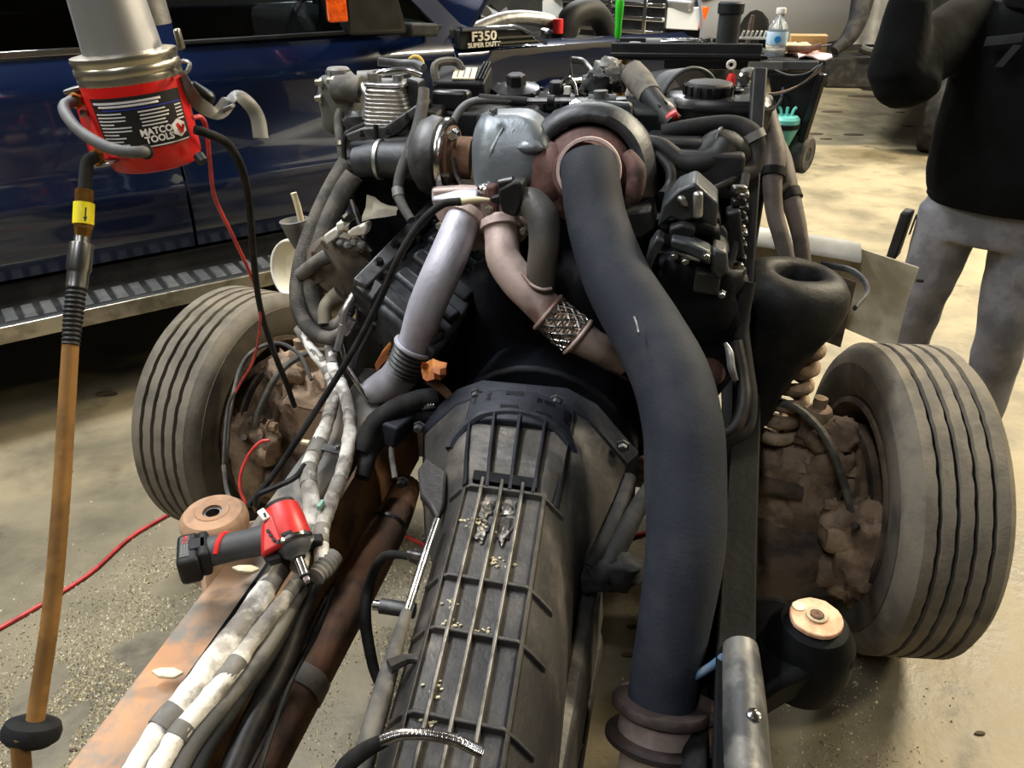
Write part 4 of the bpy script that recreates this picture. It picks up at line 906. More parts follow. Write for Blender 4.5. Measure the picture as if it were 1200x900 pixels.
# crinkled grey heat shield (elbow)
r = root('heat_shield', F(598, 225, .02) - UP * .03, 'crinkled silver-grey heat shield over the turbo elbow', 'heat shield')
hs = []
rows = [(129, 574, 612, .07, .06), (131, 568, 622, .05, .09), (140, 561, 638, .03, .11), (155, 556, 650, .01, .12), (175, 555, 652, -.004, .12), (195, 555, 642, -.012, .11), (212, 557, 626, -.016, .10), (226, 562, 612, -.016, .09)]
for (py, x0, x1, fwm, dp) in rows:
    n = 20; ring = []
    for k in range(n):
        a = 2 * PI * k / n; cx, hw = (x0 + x1) / 2, (x1 - x0) / 2
        fw = fwm + dp * .5 - dp * .5 * math.sin(a) ; p = F(cx + hw * math.cos(a), py, fwm + dp * .5)
        ca, sa2 = math.cos(a), math.sin(a); ca = math.copysign(abs(ca) ** .6, ca); sa2 = math.copysign(abs(sa2) ** .6, sa2)
        p = F(cx + hw * ca, py, fwm + dp * .5)
        ring.append(p - W * (dp * .5 * sa2) + W * .010 * noise.noise(V((k * .8, py * .045, 3))))
    hs.append(ring)
sh = build('shell', MB().loft(hs).rough(.004, 14, 9), M['foil'], r, sharp=70, sub=1)
build('shield_bolt', MB().bolt(F(578, 130, .03), -W + UP, .008, .01), M['bright'], r)
for k, (x0, y0, x1, y1) in enumerate(((590, 150, 568, 204), (602, 152, 582, 206))):
    build('crease', MB().tube([F(x0, y0, .026), F((x0 + x1) / 2 - 2, (y0 + y1) / 2, .007), F(x1, y1, -.004)], [.004, .008, .004], 8), M['foil'], sh)
build('boss', MB().blob(F(622, 172, .012), (.030, .022, .014), .1, 1, 16, 10, 2, U), M['foil'], sh)

# ---- up pipes
r = root('left_up_pipe', F(500, 400, -.15), 'silver-grey exhaust up pipe curving down on the left', 'exhaust pipe')
build('pipe', MB().tube(Fs([(548, 250, -.03), (541, 262, -.05), (530, 290, -.09), (515, 325, -.13), (500, 360, -.15), (490, 392, -.16), (486, 408, -.165)]), [.036, .038, .040, .041, .040, .038, .038], 22), M['heat_pipe'], r)
build('collar', MB().lathe(F(546, 254, -.035), F(538, 268, -.06) - F(546, 254, -.035), [(.037, -.010), (.046, -.008), (.046, .010), (.037, .012)], 28), M['pink_pipe'], r)
bl = build('flex_joint', MB().tube(Fs([(487, 404, -.163), (480, 420, -.168), (473, 436, -.172)]), .044, 22, rings=7, ring_amp=.004), M['dark_alu'], r)
build('joint_band', MB().torus(F(486, 406, -.164), F(473, 436, -.172) - F(487, 404, -.163), .042, .006, 28, 8), M['heat_pipe'], bl)
build('lower_elbow', MB().tube(Fs([(474, 432, -.172), (464, 444, -.172), (450, 452, -.165), (438, 458, -.15)]), [.042, .040, .036, .032], 18), M['heat_pipe'], r)
r = root('collector_flange', F(575, 265, -.03) - UP * .08, 'pinkish rusted exhaust flange between the two up pipes', 'exhaust flange')
build('flange_plate', plate([(505, 222), (540, 220), (575, 222), (612, 240), (630, 262), (612, 284), (598, 290), (580, 292), (558, 294), (548, 282), (520, 270), (508, 250)], -.02, .03), M['pink_pipe'], r, bevel=.006)
build('centre_rib', plate([(568, 218), (580, 218), (584, 290), (572, 291), (562, 284), (570, 250)], -.045, .03), M['rust_purple'], r, bevel=.006)
build('bracket_block', MB().hexa([F(506, 236, -.03), F(560, 234, -.05), F(560, 222, -.03), F(506, 220, -.0), F(506, 240, .03), F(560, 236, .03), F(560, 218, .03), F(506, 218, .04)]), M['heat_pipe'], r, bevel=.006)
for (px, py) in ((552, 246), (573, 246), (614, 271), (556, 289), (516, 265)):
    build('flange_bolt', MB().bolt(F(px, py, -.048), -W + UP * .2, .008, .012), M['dull_chrome'], r)
build('bright_boss', MB().blob(F(568, 222, -.03), (.016, .014, .012), .3, 3), M['bright'], r)
r = root('right_up_pipe', F(640, 350, -.1), 'pinkish exhaust up pipe running under the big black downpipe', 'exhaust pipe')
build('pipe', MB().tube(Fs([(585, 258, -.03), (588, 280, -.06), (591, 305, -.09), (608, 330, -.11), (630, 352, -.12), (646, 370, -.125)]), [.036, .036, .037, .038, .038, .037], 22), M['pink_pipe'], r)
build('collar', MB().lathe(F(586, 264, -.04), F(589, 290, -.07) - F(586, 264, -.04), [(.037, -.01), (.044, -.008), (.044, .008), (.037, .010)], 26), M['pink_pipe'], r)
bw = build('braided_joint', MB().tube(Fs([(642, 366, -.124), (658, 380, -.13), (676, 394, -.132)]), .042, 24, rings=12, ring_amp=.003), M['braid'], r)
for q, (px, py, fw) in enumerate(((642, 366, -.124), (677, 395, -.132))):
    build('joint_band', MB().torus(F(px, py, fw), F(676, 394, -.132) - F(642, 366, -.124), .042, .005, 28, 8), M['pink_pipe'], bw)
br_ = MB()
p0, p1 = F(645, 368, -.124), F(674, 392, -.132); bxx, byy, baa = frame(p1 - p0); L_ = (p1 - p0).length
for k in range(14):
    for sg in (-1, 1):
        br_.tube([p0 + baa * (L_ * q / 6) + (bxx * math.cos(2 * PI * k / 14 + sg * q * .2) + byy * math.sin(2 * PI * k / 14 + sg * q * .2)) * .0425 for q in range(7)], .0026, 5, smooth=False)
build('braid_wires', br_, M['bright'], bw)
build('lower_pipe', MB().tube(Fs([(672, 391, -.131), (695, 405, -.12), (722, 420, -.08), (760, 440, -.02)]), [.038, .034, .033, .033], 18), M['pink_pipe'], r)
r = root('recirculation_pipe', F(635, 290, -.1), 'dark grey bent pipe joining the pinkish up pipe from above', 'exhaust pipe')
build('pipe', MB().tube(Fs([(604, 238, -.075), (622, 238, -.085), (636, 256, -.10), (638, 285, -.115), (635, 312, -.12), (633, 338, -.115), (632, 352, -.105)]), [.026, .031, .033, .032, .031, .031, .028], 20), mat('half_sooty_pipe', (76, 76, 76), .55, .3, c2=(98, 92, 86), scale=6, bump=.0008, bscale=110), r)
build('weld_bead', MB().tube(Fs([(612, 320, -.135), (622, 333, -.150), (635, 339, -.152), (646, 338, -.14)]), .0035, 6), M['pink_pipe'], r)
r = root('actuator_plug', F(595, 235, -.09) - UP * .04, 'blocky black connector at the end of the white sensor tip', 'connector')
build('body', plate([(583, 222), (602, 212), (612, 214), (612, 240), (604, 256), (588, 250), (584, 236)], -.115, .04), M['black'], r, bevel=.006)
build('knurl', MB().cyl(F(586, 216, -.10), F(602, 213, -.10), .012, 10), M['black_gloss'], r)
build('locking_tab', plate([(574, 232), (586, 229), (586, 240), (575, 238)], -.112, .02), M['black'], r, bevel=.003)
r = root('sensor_cable', F(440, 360, -.2) - UP * .05, 'long grey-black sensor cable with a cream tip running diagonally to the left rail', 'cable')
build('cream_tip', MB().tube(Fs([(574, 234, -.115), (555, 234, -.12), (536, 237, -.125)]), [.003, .007, .009], 12), M['cream'], r)
build('cable', MB().tube(Fs([(540, 236, -.125), (518, 240, -.14), (492, 262, -.17), (468, 300, -.20), (448, 345, -.22), (420, 400, -.26), (385, 458, -.30), (345, 520, -.36), (318, 560, -.40), (292, 592, -.45)]), [.0085, .008, .0075, .007, .007, .007], 10), M['rubber'], r)

# ---- downpipe
r = root('down_pipe', F(790, 450, -.3) - UP * .4, 'thick black coated downpipe from the turbo down past the transmission', 'exhaust pipe')
DPTS = Fs([(690, 192, -.02), (692, 212, -.05), (700, 260, -.10), (722, 325, -.19), (756, 385, -.27), (785, 440, -.34), (800, 500, -.41), (803, 560, -.47), (803, 640, -.55), (790, 730, -.62), (778, 800, -.67), (774, 828, -.69)])
build('pipe', MB().tube(DPTS, [.058, .058, .060, .064, .068, .070, .070, .070, .066, .060, .057, .057], 32), M['down_pipe'], r)
build('scratch', MB().tube([F(743, 371, -.345), F(746, 379, -.352), F(748, 389, -.36)], .002, 5), M['alu'], r)
dax = (DPTS[-1] - DPTS[-2]).normalized(); e = DPTS[-1]
fl = build('flange', MB().lathe(e, dax, [(.056, -.012), (.078, -.010), (.082, -.004), (.082, .004), (.074, .010), (.056, .012)], 36), M['rust_dark'], r)
build('flange_ear', MB().hexa([e + U * q + W * g + dax * h for h in (-.012, .004) for q, g in ((.06, -.03), (.098, -.012), (.098, .016), (.06, .03))]), M['rust_dark'], fl, bevel=.004)
build('gasket_ring', MB().lathe(e + dax * .012, dax, [(.058, 0), (.066, .002), (.066, .034), (.058, .036)], 36), M['pink_pipe'], r)
fl2 = build('lower_flange', MB().lathe(e + dax * .050, dax, [(.056, -.006), (.080, -.004), (.086, .002), (.086, .010), (.076, .016), (.056, .018)], 36), M['rust_dark'], r)
build('flange_ear', MB().hexa([e + U * q + W * g + dax * h for h in (.044, .060) for q, g in ((.06, -.03), (.098, -.012), (.098, .016), (.06, .03))]), M['rust_dark'], fl2, bevel=.004)
for g, q in ((.088, 0),):
    build('flange_bolt', MB().cyl(e + U * .086 - dax * .02, e + U * .086 + dax * .09, .006, 10), M['rust'], fl2)
build('tail_pipe', MB().tube([e + dax * .06, e + dax * .12, e + dax * .25 - W * .04, e + dax * .35 - W * .2], .056, 28), mat('pale_rusty_tailpipe', (206, 188, 172), .6, .2, c2=(176, 140, 118), scale=12, cut=(.5, .7), bump=.001), r)

# ================================================================== front left of the engine: cooler, reservoir, hoses
c = F(462, 152, .22); cup = (UP - W * .12).normalized()
m_ = pxm(462, 152, .22)
r = root('fuel_cooler', c - UP * .03, 'finned aluminium plate cooler standing on a black base plate', 'cooler')
build('base_plate', plate([(404, 158), (424, 150), (450, 148), (492, 120), (496, 126), (470, 156), (444, 168), (408, 166)], .16, .07), M['dark_alu'], r, bevel=.004)
def rr_ring(ct, a, b, up, cr=.35, n=5):
    out = []
    for qx, qy, s in ((1, 1, 0), (-1, 1, 90), (-1, -1, 180), (1, -1, 270)):
        for k in range(n):
            t = math.radians(s + 90 * k / (n - 1)); rad = min(a, b) * cr
            out.append(ct + U * (qx * (a - rad) + rad * math.cos(t)) + W * (qy * (b - rad) + rad * math.sin(t)))
    return out
rings = []
for k in range(22):
    h = .0048 * k; g = .0018 if k % 2 else 0
    rings.append(rr_ring(c + cup * (h - .001), .064 - .0009 * k - g, .048 - g, cup)); rings.append(rr_ring(c + cup * (h + .002), .064 - .0009 * k - g, .048 - g, cup))
build('plate_stack', MB().loft(rings), M['alu'], r, sharp=30)
tp = c + cup * .105
build('top_plate', MB().loft([rr_ring(tp, .05, .045, cup), rr_ring(tp + cup * .008, .048, .043, cup)]), M['alu'], r, bevel=.002)
build('fitting', MB().cyl(tp - U * .025 - W * .02, tp - U * .025 - W * .02 + cup * .03, .016, 14), M['alu'], r)
build('fitting', MB().cyl(tp + U * .02 + W * .01, tp + U * .02 + W * .01 + cup * .022, .013, 14), M['alu'], r)
build('top_pipe', MB().tube([tp - U * .03 + cup * .022 - W * .02, tp + cup * .03 - W * .02, tp + U * .05 + cup * .033, tp + U * .085 + cup * .024], .008, 10), M['bright'], r)
build('top_pipe', MB().tube([tp - U * .02 + cup * .05, tp + U * .02 + cup * .045 + W * .02, tp + U * .06 + cup * .046 + W * .02, tp + U * .09 + cup * .04], .009, 10), M['dark_alu'], r)
build('stud', MB().cyl(F(441, 165, .16), F(440, 146, .16), .0055, 8), M['black'], r)
build('side_bracket', plate([(476, 92), (490, 96), (490, 126), (480, 130), (474, 110)], .2, .05), M['engine_grey'], r, bevel=.004)
build('base_block', MB().hexa([F(412, 192, .14), F(470, 194, .14), F(470, 194, .26), F(412, 190, .26), F(408, 166, .15), F(486, 160, .15), F(486, 150, .26), F(412, 156, .26)]), M['black_iron'], r, bevel=.01)
for px, py in ((425, 160), (455, 158), (478, 140)): build('plate_bolt', MB().bolt(F(px, py - 3, .165), UP, .007, .01), M['black'], r)

c = F(400, 112, .30)
r = root('coolant_housing', c - UP * .1, 'dusty grey coolant housing with a screw cap beside the finned cooler', 'housing')
build('body', MB().blob(c - UP * .02, (.055, .05, .075), .15, 5, 24, 16, 2, U, power=.75).blob(c - UP * .075 + U * .02, (.045, .045, .05), .2, 6, 18, 12, 2, U), mat('dusty_grey_cast', (98, 98, 94), .65, .2, c2=(74, 74, 72), scale=14, bump=.001), r, sharp=60)
cp_ = build('cap', MB().lathe(F(397, 92, .30), UP, [(.020, -.02), (.021, .0), (.028, .002), (.028, .022), (.024, .026), (.001, .026)], 24), M['grey_plastic'], r)
for k in range(10): build('cap_ridge', MB().box(F(397, 92, .30) + UP * .012 + (U * math.cos(k * .63) + W * math.sin(k * .63)) * .028, (.005, .004, .016), U * math.cos(k * .63) + W * math.sin(k * .63)), M['grey_plastic'], cp_)
build('barrel', MB().tube(Fs([(392, 104, .26), (410, 104, .26), (424, 105, .26)]), [.030, .033, .031], 18), M['rubber_dusty'], r)
build('neck', MB().tube(Fs([(420, 102, .26), (428, 105, .25), (433, 118, .24), (428, 140, .23)]), [.013, .013, .014, .014], 12), M['alu'], r)
build('outlet', MB().tube(Fs([(420, 94, .33), (436, 93, .34), (446, 92, .35)]), .022, 14), M['grey_plastic'], r)
for px, py in ((376, 97), (390, 95), (376, 116)): build('screw', MB().bolt(F(px, py, .25), -U, .008, .014), M['dull_chrome'], r)
build('yoke', MB().blob(F(420, 145, .24), (.04, .03, .03), .4, 7, 16, 10), M['dark_alu'], r)

one('pull_ring', MB().torus(F(487, 76, .30), -W + UP * .2, .0185, .0045, 28, 8).cyl(F(484, 86, .30), F(483, 94, .30), .003, 8), mat('ochre_plastic', (190, 160, 60), .5), 'small ochre dipstick pull ring standing above the cooler', 'pull ring')
def hose(name, pts, rad, m, label, cat='hose', n=12, rings=0, amp=0, clamps=(), cm='alu', group=None):
    P = [p if isinstance(p, V) else F(*p) for p in pts]
    r = root(name, V((sum(p.x for p in P) / len(P), sum(p.y for p in P) / len(P), min(p.z for p in P))), label, cat, group)
    build('tube', MB().tube(P, rad, n, rings=rings, ring_amp=amp), M[m] if isinstance(m, str) else m, r)
    S = spline(P, 8)
    for q, w_ in clamps:
        i = min(len(S) - 2, int(q * (len(S) - 1))); rd = lerpl(rad, q) if isinstance(rad, list) else rad
        d_ = (S[i + 1] - S[i]).normalized()
        build('clamp', MB().lathe(S[i] - d_ * w_ / 2, d_, [(rd * .9, 0), (rd * 1.16, .0005), (rd * 1.16, w_ - .0005), (rd * .9, w_)], 18), M[cm], r)
    return r
hose('vent_hose', [(402, 122, .27), (397, 140, .25), (399, 165, .22), (402, 190, .20), (408, 220, .16), (416, 245, .12), (424, 262, .10)], [.013, .012, .011, .010, .008, .006], 'rubber_dusty', 'thin grey hose hanging from the coolant housing', clamps=((.36, .012),), cm='dull_chrome')
hose('loom_hose', [(497, 104, .18), (495, 125, .16), (488, 155, .12), (476, 185, .08), (468, 210, .05), (467, 228, .03), (474, 245, .0), (482, 258, -.02)], [.013, .014, .014, .013, .012, .011, .010], 'rubber_dusty', 'grey hose falling between the cooler and the compressor', clamps=((.70, .022),), cm='grey_plastic')
hose('thin_loom', [(440, 105, .20), (434, 130, .19), (428, 145, .19), (412, 153, .18), (404, 162, .17), (404, 190, .16), (410, 215, .14)], .006, 'wire', 'thin black loom bent around the cooler base', 'cable', 8)
hose('ribbed_hose', [(408, 190, .14), (395, 212, .12), (376, 250, .08), (358, 295, .03), (350, 335, -.02), (352, 365, -.06), (366, 388, -.10), (386, 396, -.13), (402, 388, -.14), (412, 374, -.13)], [.024, .025, .025, .024, .023, .022, .020, .018, .015, .012], 'rubber_dusty', 'outer of two grey ribbed hoses looping down beside the tyre', 'hose', 14, 150, .0012, clamps=((.93, .02), (.98, .02)), group='ribbed loop hoses')
hose('ribbed_hose', [(415, 205, .12), (402, 225, .10), (385, 262, .06), (372, 300, .02), (366, 335, -.02), (370, 360, -.05), (382, 380, -.08), (396, 380, -.10), (408, 364, -.11), (418, 350, -.10)], [.024, .025, .025, .024, .023, .022, .020, .017, .014, .012], 'rubber_dusty', 'inner of two grey ribbed hoses looping down beside the tyre', 'hose', 14, 150, .0012, clamps=((.88, .025),), group='ribbed loop hoses')

# dipstick cup and cream stick, alternator and connectors on the left
r = root('washer_cup', F(347, 262, .2) - UP * .03, 'grey cup with a cream stick standing in it, by the ribbed hoses', 'cup')
build('cup', MB().lathe(F(352, 290, .2), UP + U * -.1, [(.016, 0), (.026, .03), (.038, .075), (.034, .076), (.020, .03)], 18), M['grey_plastic'], r)
build('stick', MB().tube([F(355, 268, .2), F(349, 242, .2), F(344, 226, .2)], .0085, 10), M['cream'], r)
r = root('alternator', F(395, 320, -.0) - UP * .08, 'dusty brown alternator with pale connectors left of the valve cover', 'alternator')
aax = (-W + U * .5 + UP * .3).normalized()
build('body', MB().lathe(F(398, 310, .02), aax, [(.03, -.09), (.070, -.085), (.076, -.05), (.076, .0), (.066, .022), (.03, .03), (.001, .03)], 28).rough(.003, 30), mat('dusty_alternator', (112, 102, 86), .75, .3, c2=(80, 72, 62), scale=14, bump=.0012), r)
for k in range(12):
    a = 2 * PI * k / 12; x, y, z = frame(aax); d_ = x * math.cos(a) + y * math.sin(a)
    build('vent_fin', MB().box(F(398, 310, .02) + aax * .016 + d_ * .055, (.03, .008, .02), d_, aax), M['mud_dark'], r)
build('stator_ring', MB().lathe(F(398, 310, .02) - aax * .04, aax, [(.077, 0), (.080, .003), (.080, .02), (.077, .023)], 28), M['rust'], r)
build('stub', MB().tube(Fs([(384, 300, -.03), (370, 308, -.04), (352, 322, -.02)]), [.018, .016, .016], 12), M['rubber_dusty'], r)
build('sensor_body', MB().tube(Fs([(398, 345, -.05), (388, 352, -.06), (381, 362, -.08), (381, 380, -.10)]), [.022, .018, .016, .016], 14), M['tan_shield'], r)
for k, (poly, m) in enumerate([([(379, 276), (392, 267), (398, 270), (396, 278), (382, 288)], 'white'), ([(406, 272), (428, 262), (431, 266), (428, 276), (410, 278)], 'white'), ([(393, 262), (402, 259), (405, 266), (400, 272), (394, 270)], 'white')]):
    build('connector', plate(poly, -.02, .03), M[m], r, bevel=.004)
lv = build('lever', plate([(399, 254), (405, 248), (410, 250), (414, 258), (408, 262), (400, 260)], -.03, .02), M['black_gloss'], r, bevel=.003)
build('lever_slot', plate([(401, 253), (405, 250), (407, 252), (403, 256)], -.032, .003), M['white'], lv)
for k in range(4): build('terminal', MB().blob(F(400 + k * 8, 284 + (k % 2) * 3, -.01), (.012, .012, .010), .2, k, 10, 7), M['grey_plastic'], r)
hose('loom', [(412, 235, .08), (418, 255, .05), (424, 270, .03), (428, 285, .0), (436, 296, -.02)], .006, 'wire', 'black knotted wiring loom above the alternator', 'cable', 8)
one('bent_shield', MB().sheet([[F(425 + 10 * i, 232 + 2.2 * i + 9 * j * (1 - .12 * i), .06 - .03 * j + .01 * math.sin(i * 2)) for j in range(4)] for i in range(5)], .002, W).rough(.014, 16), M['tan_shield'], 'bent dusty metal shield behind the valve cover rail', 'shield')
r = root('side_bracket_plate', F(430, 290, .1) - UP * .1, 'dark shadowed mounting plate between alternator and compressor', 'bracket')
build('plate', plate([(410, 200), (500, 205), (510, 240), (430, 330), (405, 300)], .16, .04), M['block'], r, bevel=.01)
hose('steel_line', [(400, 400, -.13), (406, 425, -.15), (420, 450, -.17), (432, 468, -.18)], .0075, 'bright', 'bright steel tube running down to the left exhaust elbow', 'pipe', 10)
hose('fitting_line', [(424, 335, -.10), (412, 350, -.12), (404, 365, -.14), (400, 390, -.15), (395, 410, -.16)], .008, 'alu', 'short aluminium fitting line beside the looping hoses', 'pipe', 10, clamps=((.2, .02), (.7, .02)))
hose('fitting_line', [(443, 370, -.10), (432, 385, -.12), (418, 410, -.14), (412, 430, -.15)], [.012, .012, .010, .010], 'dark_alu', 'dull dark fitting line under the valve cover end', 'pipe', 10, clamps=((.15, .02),))
r = root('orange_cup', F(507, 436, -.24), 'torn orange rusty shield cup beside the bell housing', 'shield')
build('cup', MB().sheet([[F(494 + 7 * i, 424 + 6 * j + 2 * math.sin(i * 2.2), -.25 + .02 * math.sin(i * .9 + j)) for j in range(4)] for i in range(5)], .004, -W).rough(.010, 26), M['orange_rust'], r)
build('strap', MB().tube(Fs([(502, 446, -.25), (516, 454, -.25), (530, 468, -.25), (540, 476, -.25)]), [.010, .012, .010, .006], 8, flat=.4), M['rust'], r)
r = root('rust_scrap', F(453, 412, -.14), 'small orange rusted clip by the flexible joint', 'clip')
build('clip', plate([(446, 414), (456, 402), (459, 406), (455, 416), (458, 420), (450, 426), (440, 436), (438, 428)], -.15, .01).rough(.006, 40), M['orange_rust'], r, bevel=.002)
hose('breather_hose', [(512, 466, -.24), (490, 470, -.26), (460, 482, -.30), (436, 502, -.34), (424, 530, -.38)], [.022, .024, .024, .022, .020], 'rubber', 'thick dark hose curving beside the bell housing, upper of two', 'hose', 16, group='dark hoses by the bell housing')
hose('breather_hose', [(508, 486, -.26), (480, 490, -.28), (455, 504, -.32), (436, 525, -.36), (424, 560, -.42)], [.018, .020, .020, .018, .016], 'rubber', 'thick dark hose curving beside the bell housing, lower of two', 'hose', 16, group='dark hoses by the bell housing')
one('bright_fitting', MB().tube(Fs([(493, 478, -.27), (501, 476, -.27), (510, 475, -.27)]), [.007, .009, .007], 12, rings=6, ring_amp=.002), M['bright'], 'bright threaded fitting by the bell housing', 'fitting')
hose('drain_tube', [(463, 560, -.40), (459, 530, -.36), (462, 505, -.33)], .006, 'rubber_dusty', 'thin grey tube standing between rusty plate and bell housing', 'hose', 8)

# ================================================================== right side of the engine
c = F(842, 116, .36)
r = root('coolant_reservoir', c - UP * .12, 'black coolant reservoir with a large faceted cap behind the engine', 'reservoir')
def rr2(ct, a, b, n=28, p=3.0):
    return [ct + U * (a * math.copysign(abs(math.cos(2 * PI * k / n)) ** (2 / p), math.cos(2 * PI * k / n))) + W * (b * math.copysign(abs(math.sin(2 * PI * k / n)) ** (2 / p), math.sin(2 * PI * k / n))) for k in range(n)]
bd = build('tank', MB().loft([rr2(c - UP * .13, .115, .10), rr2(c - UP * .04, .122, .105), rr2(c - UP * .0, .122, .105), rr2(c + UP * .012, .112, .096), rr2(c + UP * .016, .09, .07)]), M['black_gloss'], r, sharp=40)
build('seam', MB().loft([rr2(c - UP * .012, .127, .110), rr2(c - UP * .006, .129, .112), rr2(c + UP * .0, .127, .110)], caps=False), M['black'], bd)
cpt = F(831, 102, .33)
k_ = build('cap', MB().lathe(cpt - UP * .02, UP, [(.046, -.01), (.056, -.008), (.057, .022), (.053, .030), (.042, .033), (.001, .033)], 8), M['black'], r, bevel=.004)
for i in range(16): build('cap_ridge', MB().box(cpt + UP * -.008 + (U * math.cos(i * PI / 8) + W * math.sin(i * PI / 8)) * .056, (.004, .008, .026), U * math.cos(i * PI / 8) + W * math.sin(i * PI / 8)), M['black_gloss'], k_)
build('tower', MB().hexa([F(862, 112, .44), F(892, 104, .44), F(892, 104, .50), F(862, 112, .50), F(868, 80, .46), F(884, 78, .46), F(884, 78, .50), F(868, 80, .50)]), M['grey_plastic'], r, bevel=.008)
build('tower_fitting', MB().lathe(F(872, 92, .43), -W, [(.016, 0), (.018, .02), (.012, .025), (.001, .025)], 14), M['bright'], r)
build('side_knob', MB().lathe(F(860, 110, .36), UP, [(.02, -.01), (.022, .01), (.012, .014), (.001, .014)], 16), M['black_gloss'], r)

hose('upper_coolant_hose', [(776, 156, .16), (800, 152, .16), (835, 147, .17), (862, 147, .17), (882, 158, .16), (886, 178, .15), (880, 198, .13), (862, 206, .10), (838, 208, .08)], [.018, .020, .020, .020, .021, .021, .020, .019, .017], 'rubber', 'black coolant hose arching below the reservoir to the right', 'hose', 16, clamps=((.52, .018),), cm='grey_plastic')
hose('lower_coolant_hose', [(752, 166, .10), (775, 172, .09), (795, 188, .08), (815, 192, .08), (838, 186, .09), (850, 170, .11)], [.016, .018, .022, .026, .026, .026], 'black', 'wide black moulded hose under the arching coolant hose', 'hose', 16)
r = root('charge_elbow', F(845, 180, .12) - UP * .05, 'black rounded charge air elbow at the right of the engine', 'elbow')
build('elbow', MB().tube(Fs([(872, 196, .16), (860, 178, .14), (842, 172, .13), (826, 186, .12), (818, 205, .12)]), [.030, .034, .036, .034, .030], 20), M['black'], r)
build('collar', MB().torus(F(842, 172, .13), U * -1 + W * .2, .036, .005, 24, 8), M['black_gloss'], r)
r = root('sleeved_loom', F(765, 120, .2) - UP * .03, 'ribbed black loom sleeve with red tape above the turbo', 'cable')
build('sleeve', MB().tube(Fs([(738, 82, .34), (748, 92, .32), (760, 110, .27), (775, 130, .22), (790, 146, .18)]), [.026, .028, .024, .024, .022], 14), M['black'], r)
build('grey_sleeve', MB().tube(Fs([(740, 84, .335), (750, 96, .31), (762, 113, .265)]), [.029, .031, .027], 14), M['rubber_dusty'], r)
build('tape', MB().tube(Fs([(783, 140, .18), (788, 136, .18), (794, 133, .18)]), .011, 10), M['red_plastic'], r)
build('braid_band', MB().lathe(F(766, 120, .25), F(790, 146, .18) - F(766, 120, .25), [(.024, 0), (.026, .003), (.026, .05), (.024, .053)], 8), M['black_gloss'], r)
# open curved duct
r = root('intake_duct', F(800, 105, .5) - UP * .07, 'dark curved intake duct with its open end toward the reservoir', 'duct')
g = []
for k in range(9):
    t = k / 8; pc = F(768 + 40 * t, 122 - 2 * t, .62 - .18 * t); R_ = .082 - .004 * t
    g.append([pc + UP * (R_ * math.sin(a)) + (W * .55 + U * .84) * (R_ * math.cos(a)) for a in [math.radians(-10 + 200 * j / 14) for j in range(15)]])
mbd = MB(); mbd.loft([[*row] for row in g], closed=False); build('half_shell', mbd, M['dark_grey'], r, solid=.005)
build('end_lip', MB().tube([p - W * .002 for p in g[-1]], .005, 8, per=2), M['dark_grey'], r)

# clutter at the top middle: bent steel bracket and grey sensors
r = root('bent_bracket', F(675, 100, .34) - UP * .04, 'twisted bright steel bracket at the top middle of the engine', 'bracket')
build('strap', MB().tube(Fs([(650, 112, .33), (660, 98, .34), (668, 92, .35), (674, 100, .34), (676, 112, .33)]), .006, 6, flat=.4), M['bright'], r)
build('strap', MB().tube(Fs([(668, 68, .40), (669, 84, .38), (674, 102, .35), (688, 114, .32)]), .009, 6, flat=.35), M['steel'], r)
build('strap', MB().tube(Fs([(670, 70, .40), (682, 72, .40), (690, 80, .39), (696, 92, .37)]), .008, 6, flat=.35), M['steel'], r)
for k, (px, py, fw, s) in enumerate(((712, 84, .38, .030), (700, 94, .35, .026), (722, 92, .36, .028), (706, 104, .32, .026), (690, 100, .34, .020))):
    one('sensor_block', MB().blob(F(px, py, fw), (s, s * .8, s), .45, 20 + k, 14, 10, 2.4, U, power=.7), M[('grey_plastic', 'dark_grey', 'rubber_dusty', 'black', 'dark_alu')[k]],
        ('grey knuckle-shaped sensor block, topmost in the cluster beside the steel bracket', 'dark grey sensor block in the cluster touching the steel bracket', 'dusty rubber sensor block, rightmost of the cluster by the steel bracket', 'black sensor block at the bottom of the cluster by the bracket', 'dull metal sensor block between the straps of the steel bracket')[k], 'sensor')
hose('purple_lead', [(690, 112, .30), (704, 108, .31), (716, 100, .32), (724, 96, .33)], .007, 'wire', 'dark lead looping over the sensor cluster', 'cable', 8)
one('pale_clip', MB().box(F(665, 106, .335), (.016, .012, .02), U, UP), M['tape_white'], 'small pale clip beneath the steel strap', 'clip', bevel=.002)
one('white_vent_cap', MB().lathe(F(886, 160, .2), UP, [(.012, -.016), (.013, -.006), (.017, -.004), (.017, .006), (.011, .009), (.001, .007)], 18).bar(F(884, 154, .2), F(874, 150, .2), .007, .004), M['white'], 'tiny white plastic vent cap with a tab beside the black post', 'cap')
one('yellow_clip', plate([(770, 164), (778, 162), (786, 166), (780, 170), (772, 168)], .14, .01), mat('lime_plastic', (186, 190, 70), .5), 'tiny lime plastic clip between the coolant hoses', 'clip', bevel=.002)
one('pale_clip', plate([(792, 166), (802, 164), (804, 170), (793, 171)], .14, .01), M['grey_plastic'], 'small grey clip beside the lime one between coolant hoses', 'clip', bevel=.002)
hose('black_loom', [(760, 180, .08), (775, 186, .07), (786, 200, .05), (785, 218, .03), (776, 230, .0)], .012, 'wire', 'thick black loom dropping beside the turbine housing', 'cable', 10)
hose('black_loom', [(800, 218, .05), (830, 222, .04), (852, 214, .05), (868, 205, .08)], .007, 'wire', 'black loom crossing above the right head bracket', 'cable', 8)
hose('black_loom', [(845, 330, -.10), (858, 300, -.06), (866, 262, -.02), (870, 230, .02), (874, 205, .06)], .009, 'wire', 'black loom rising beside the row of wire clips', 'cable', 8)

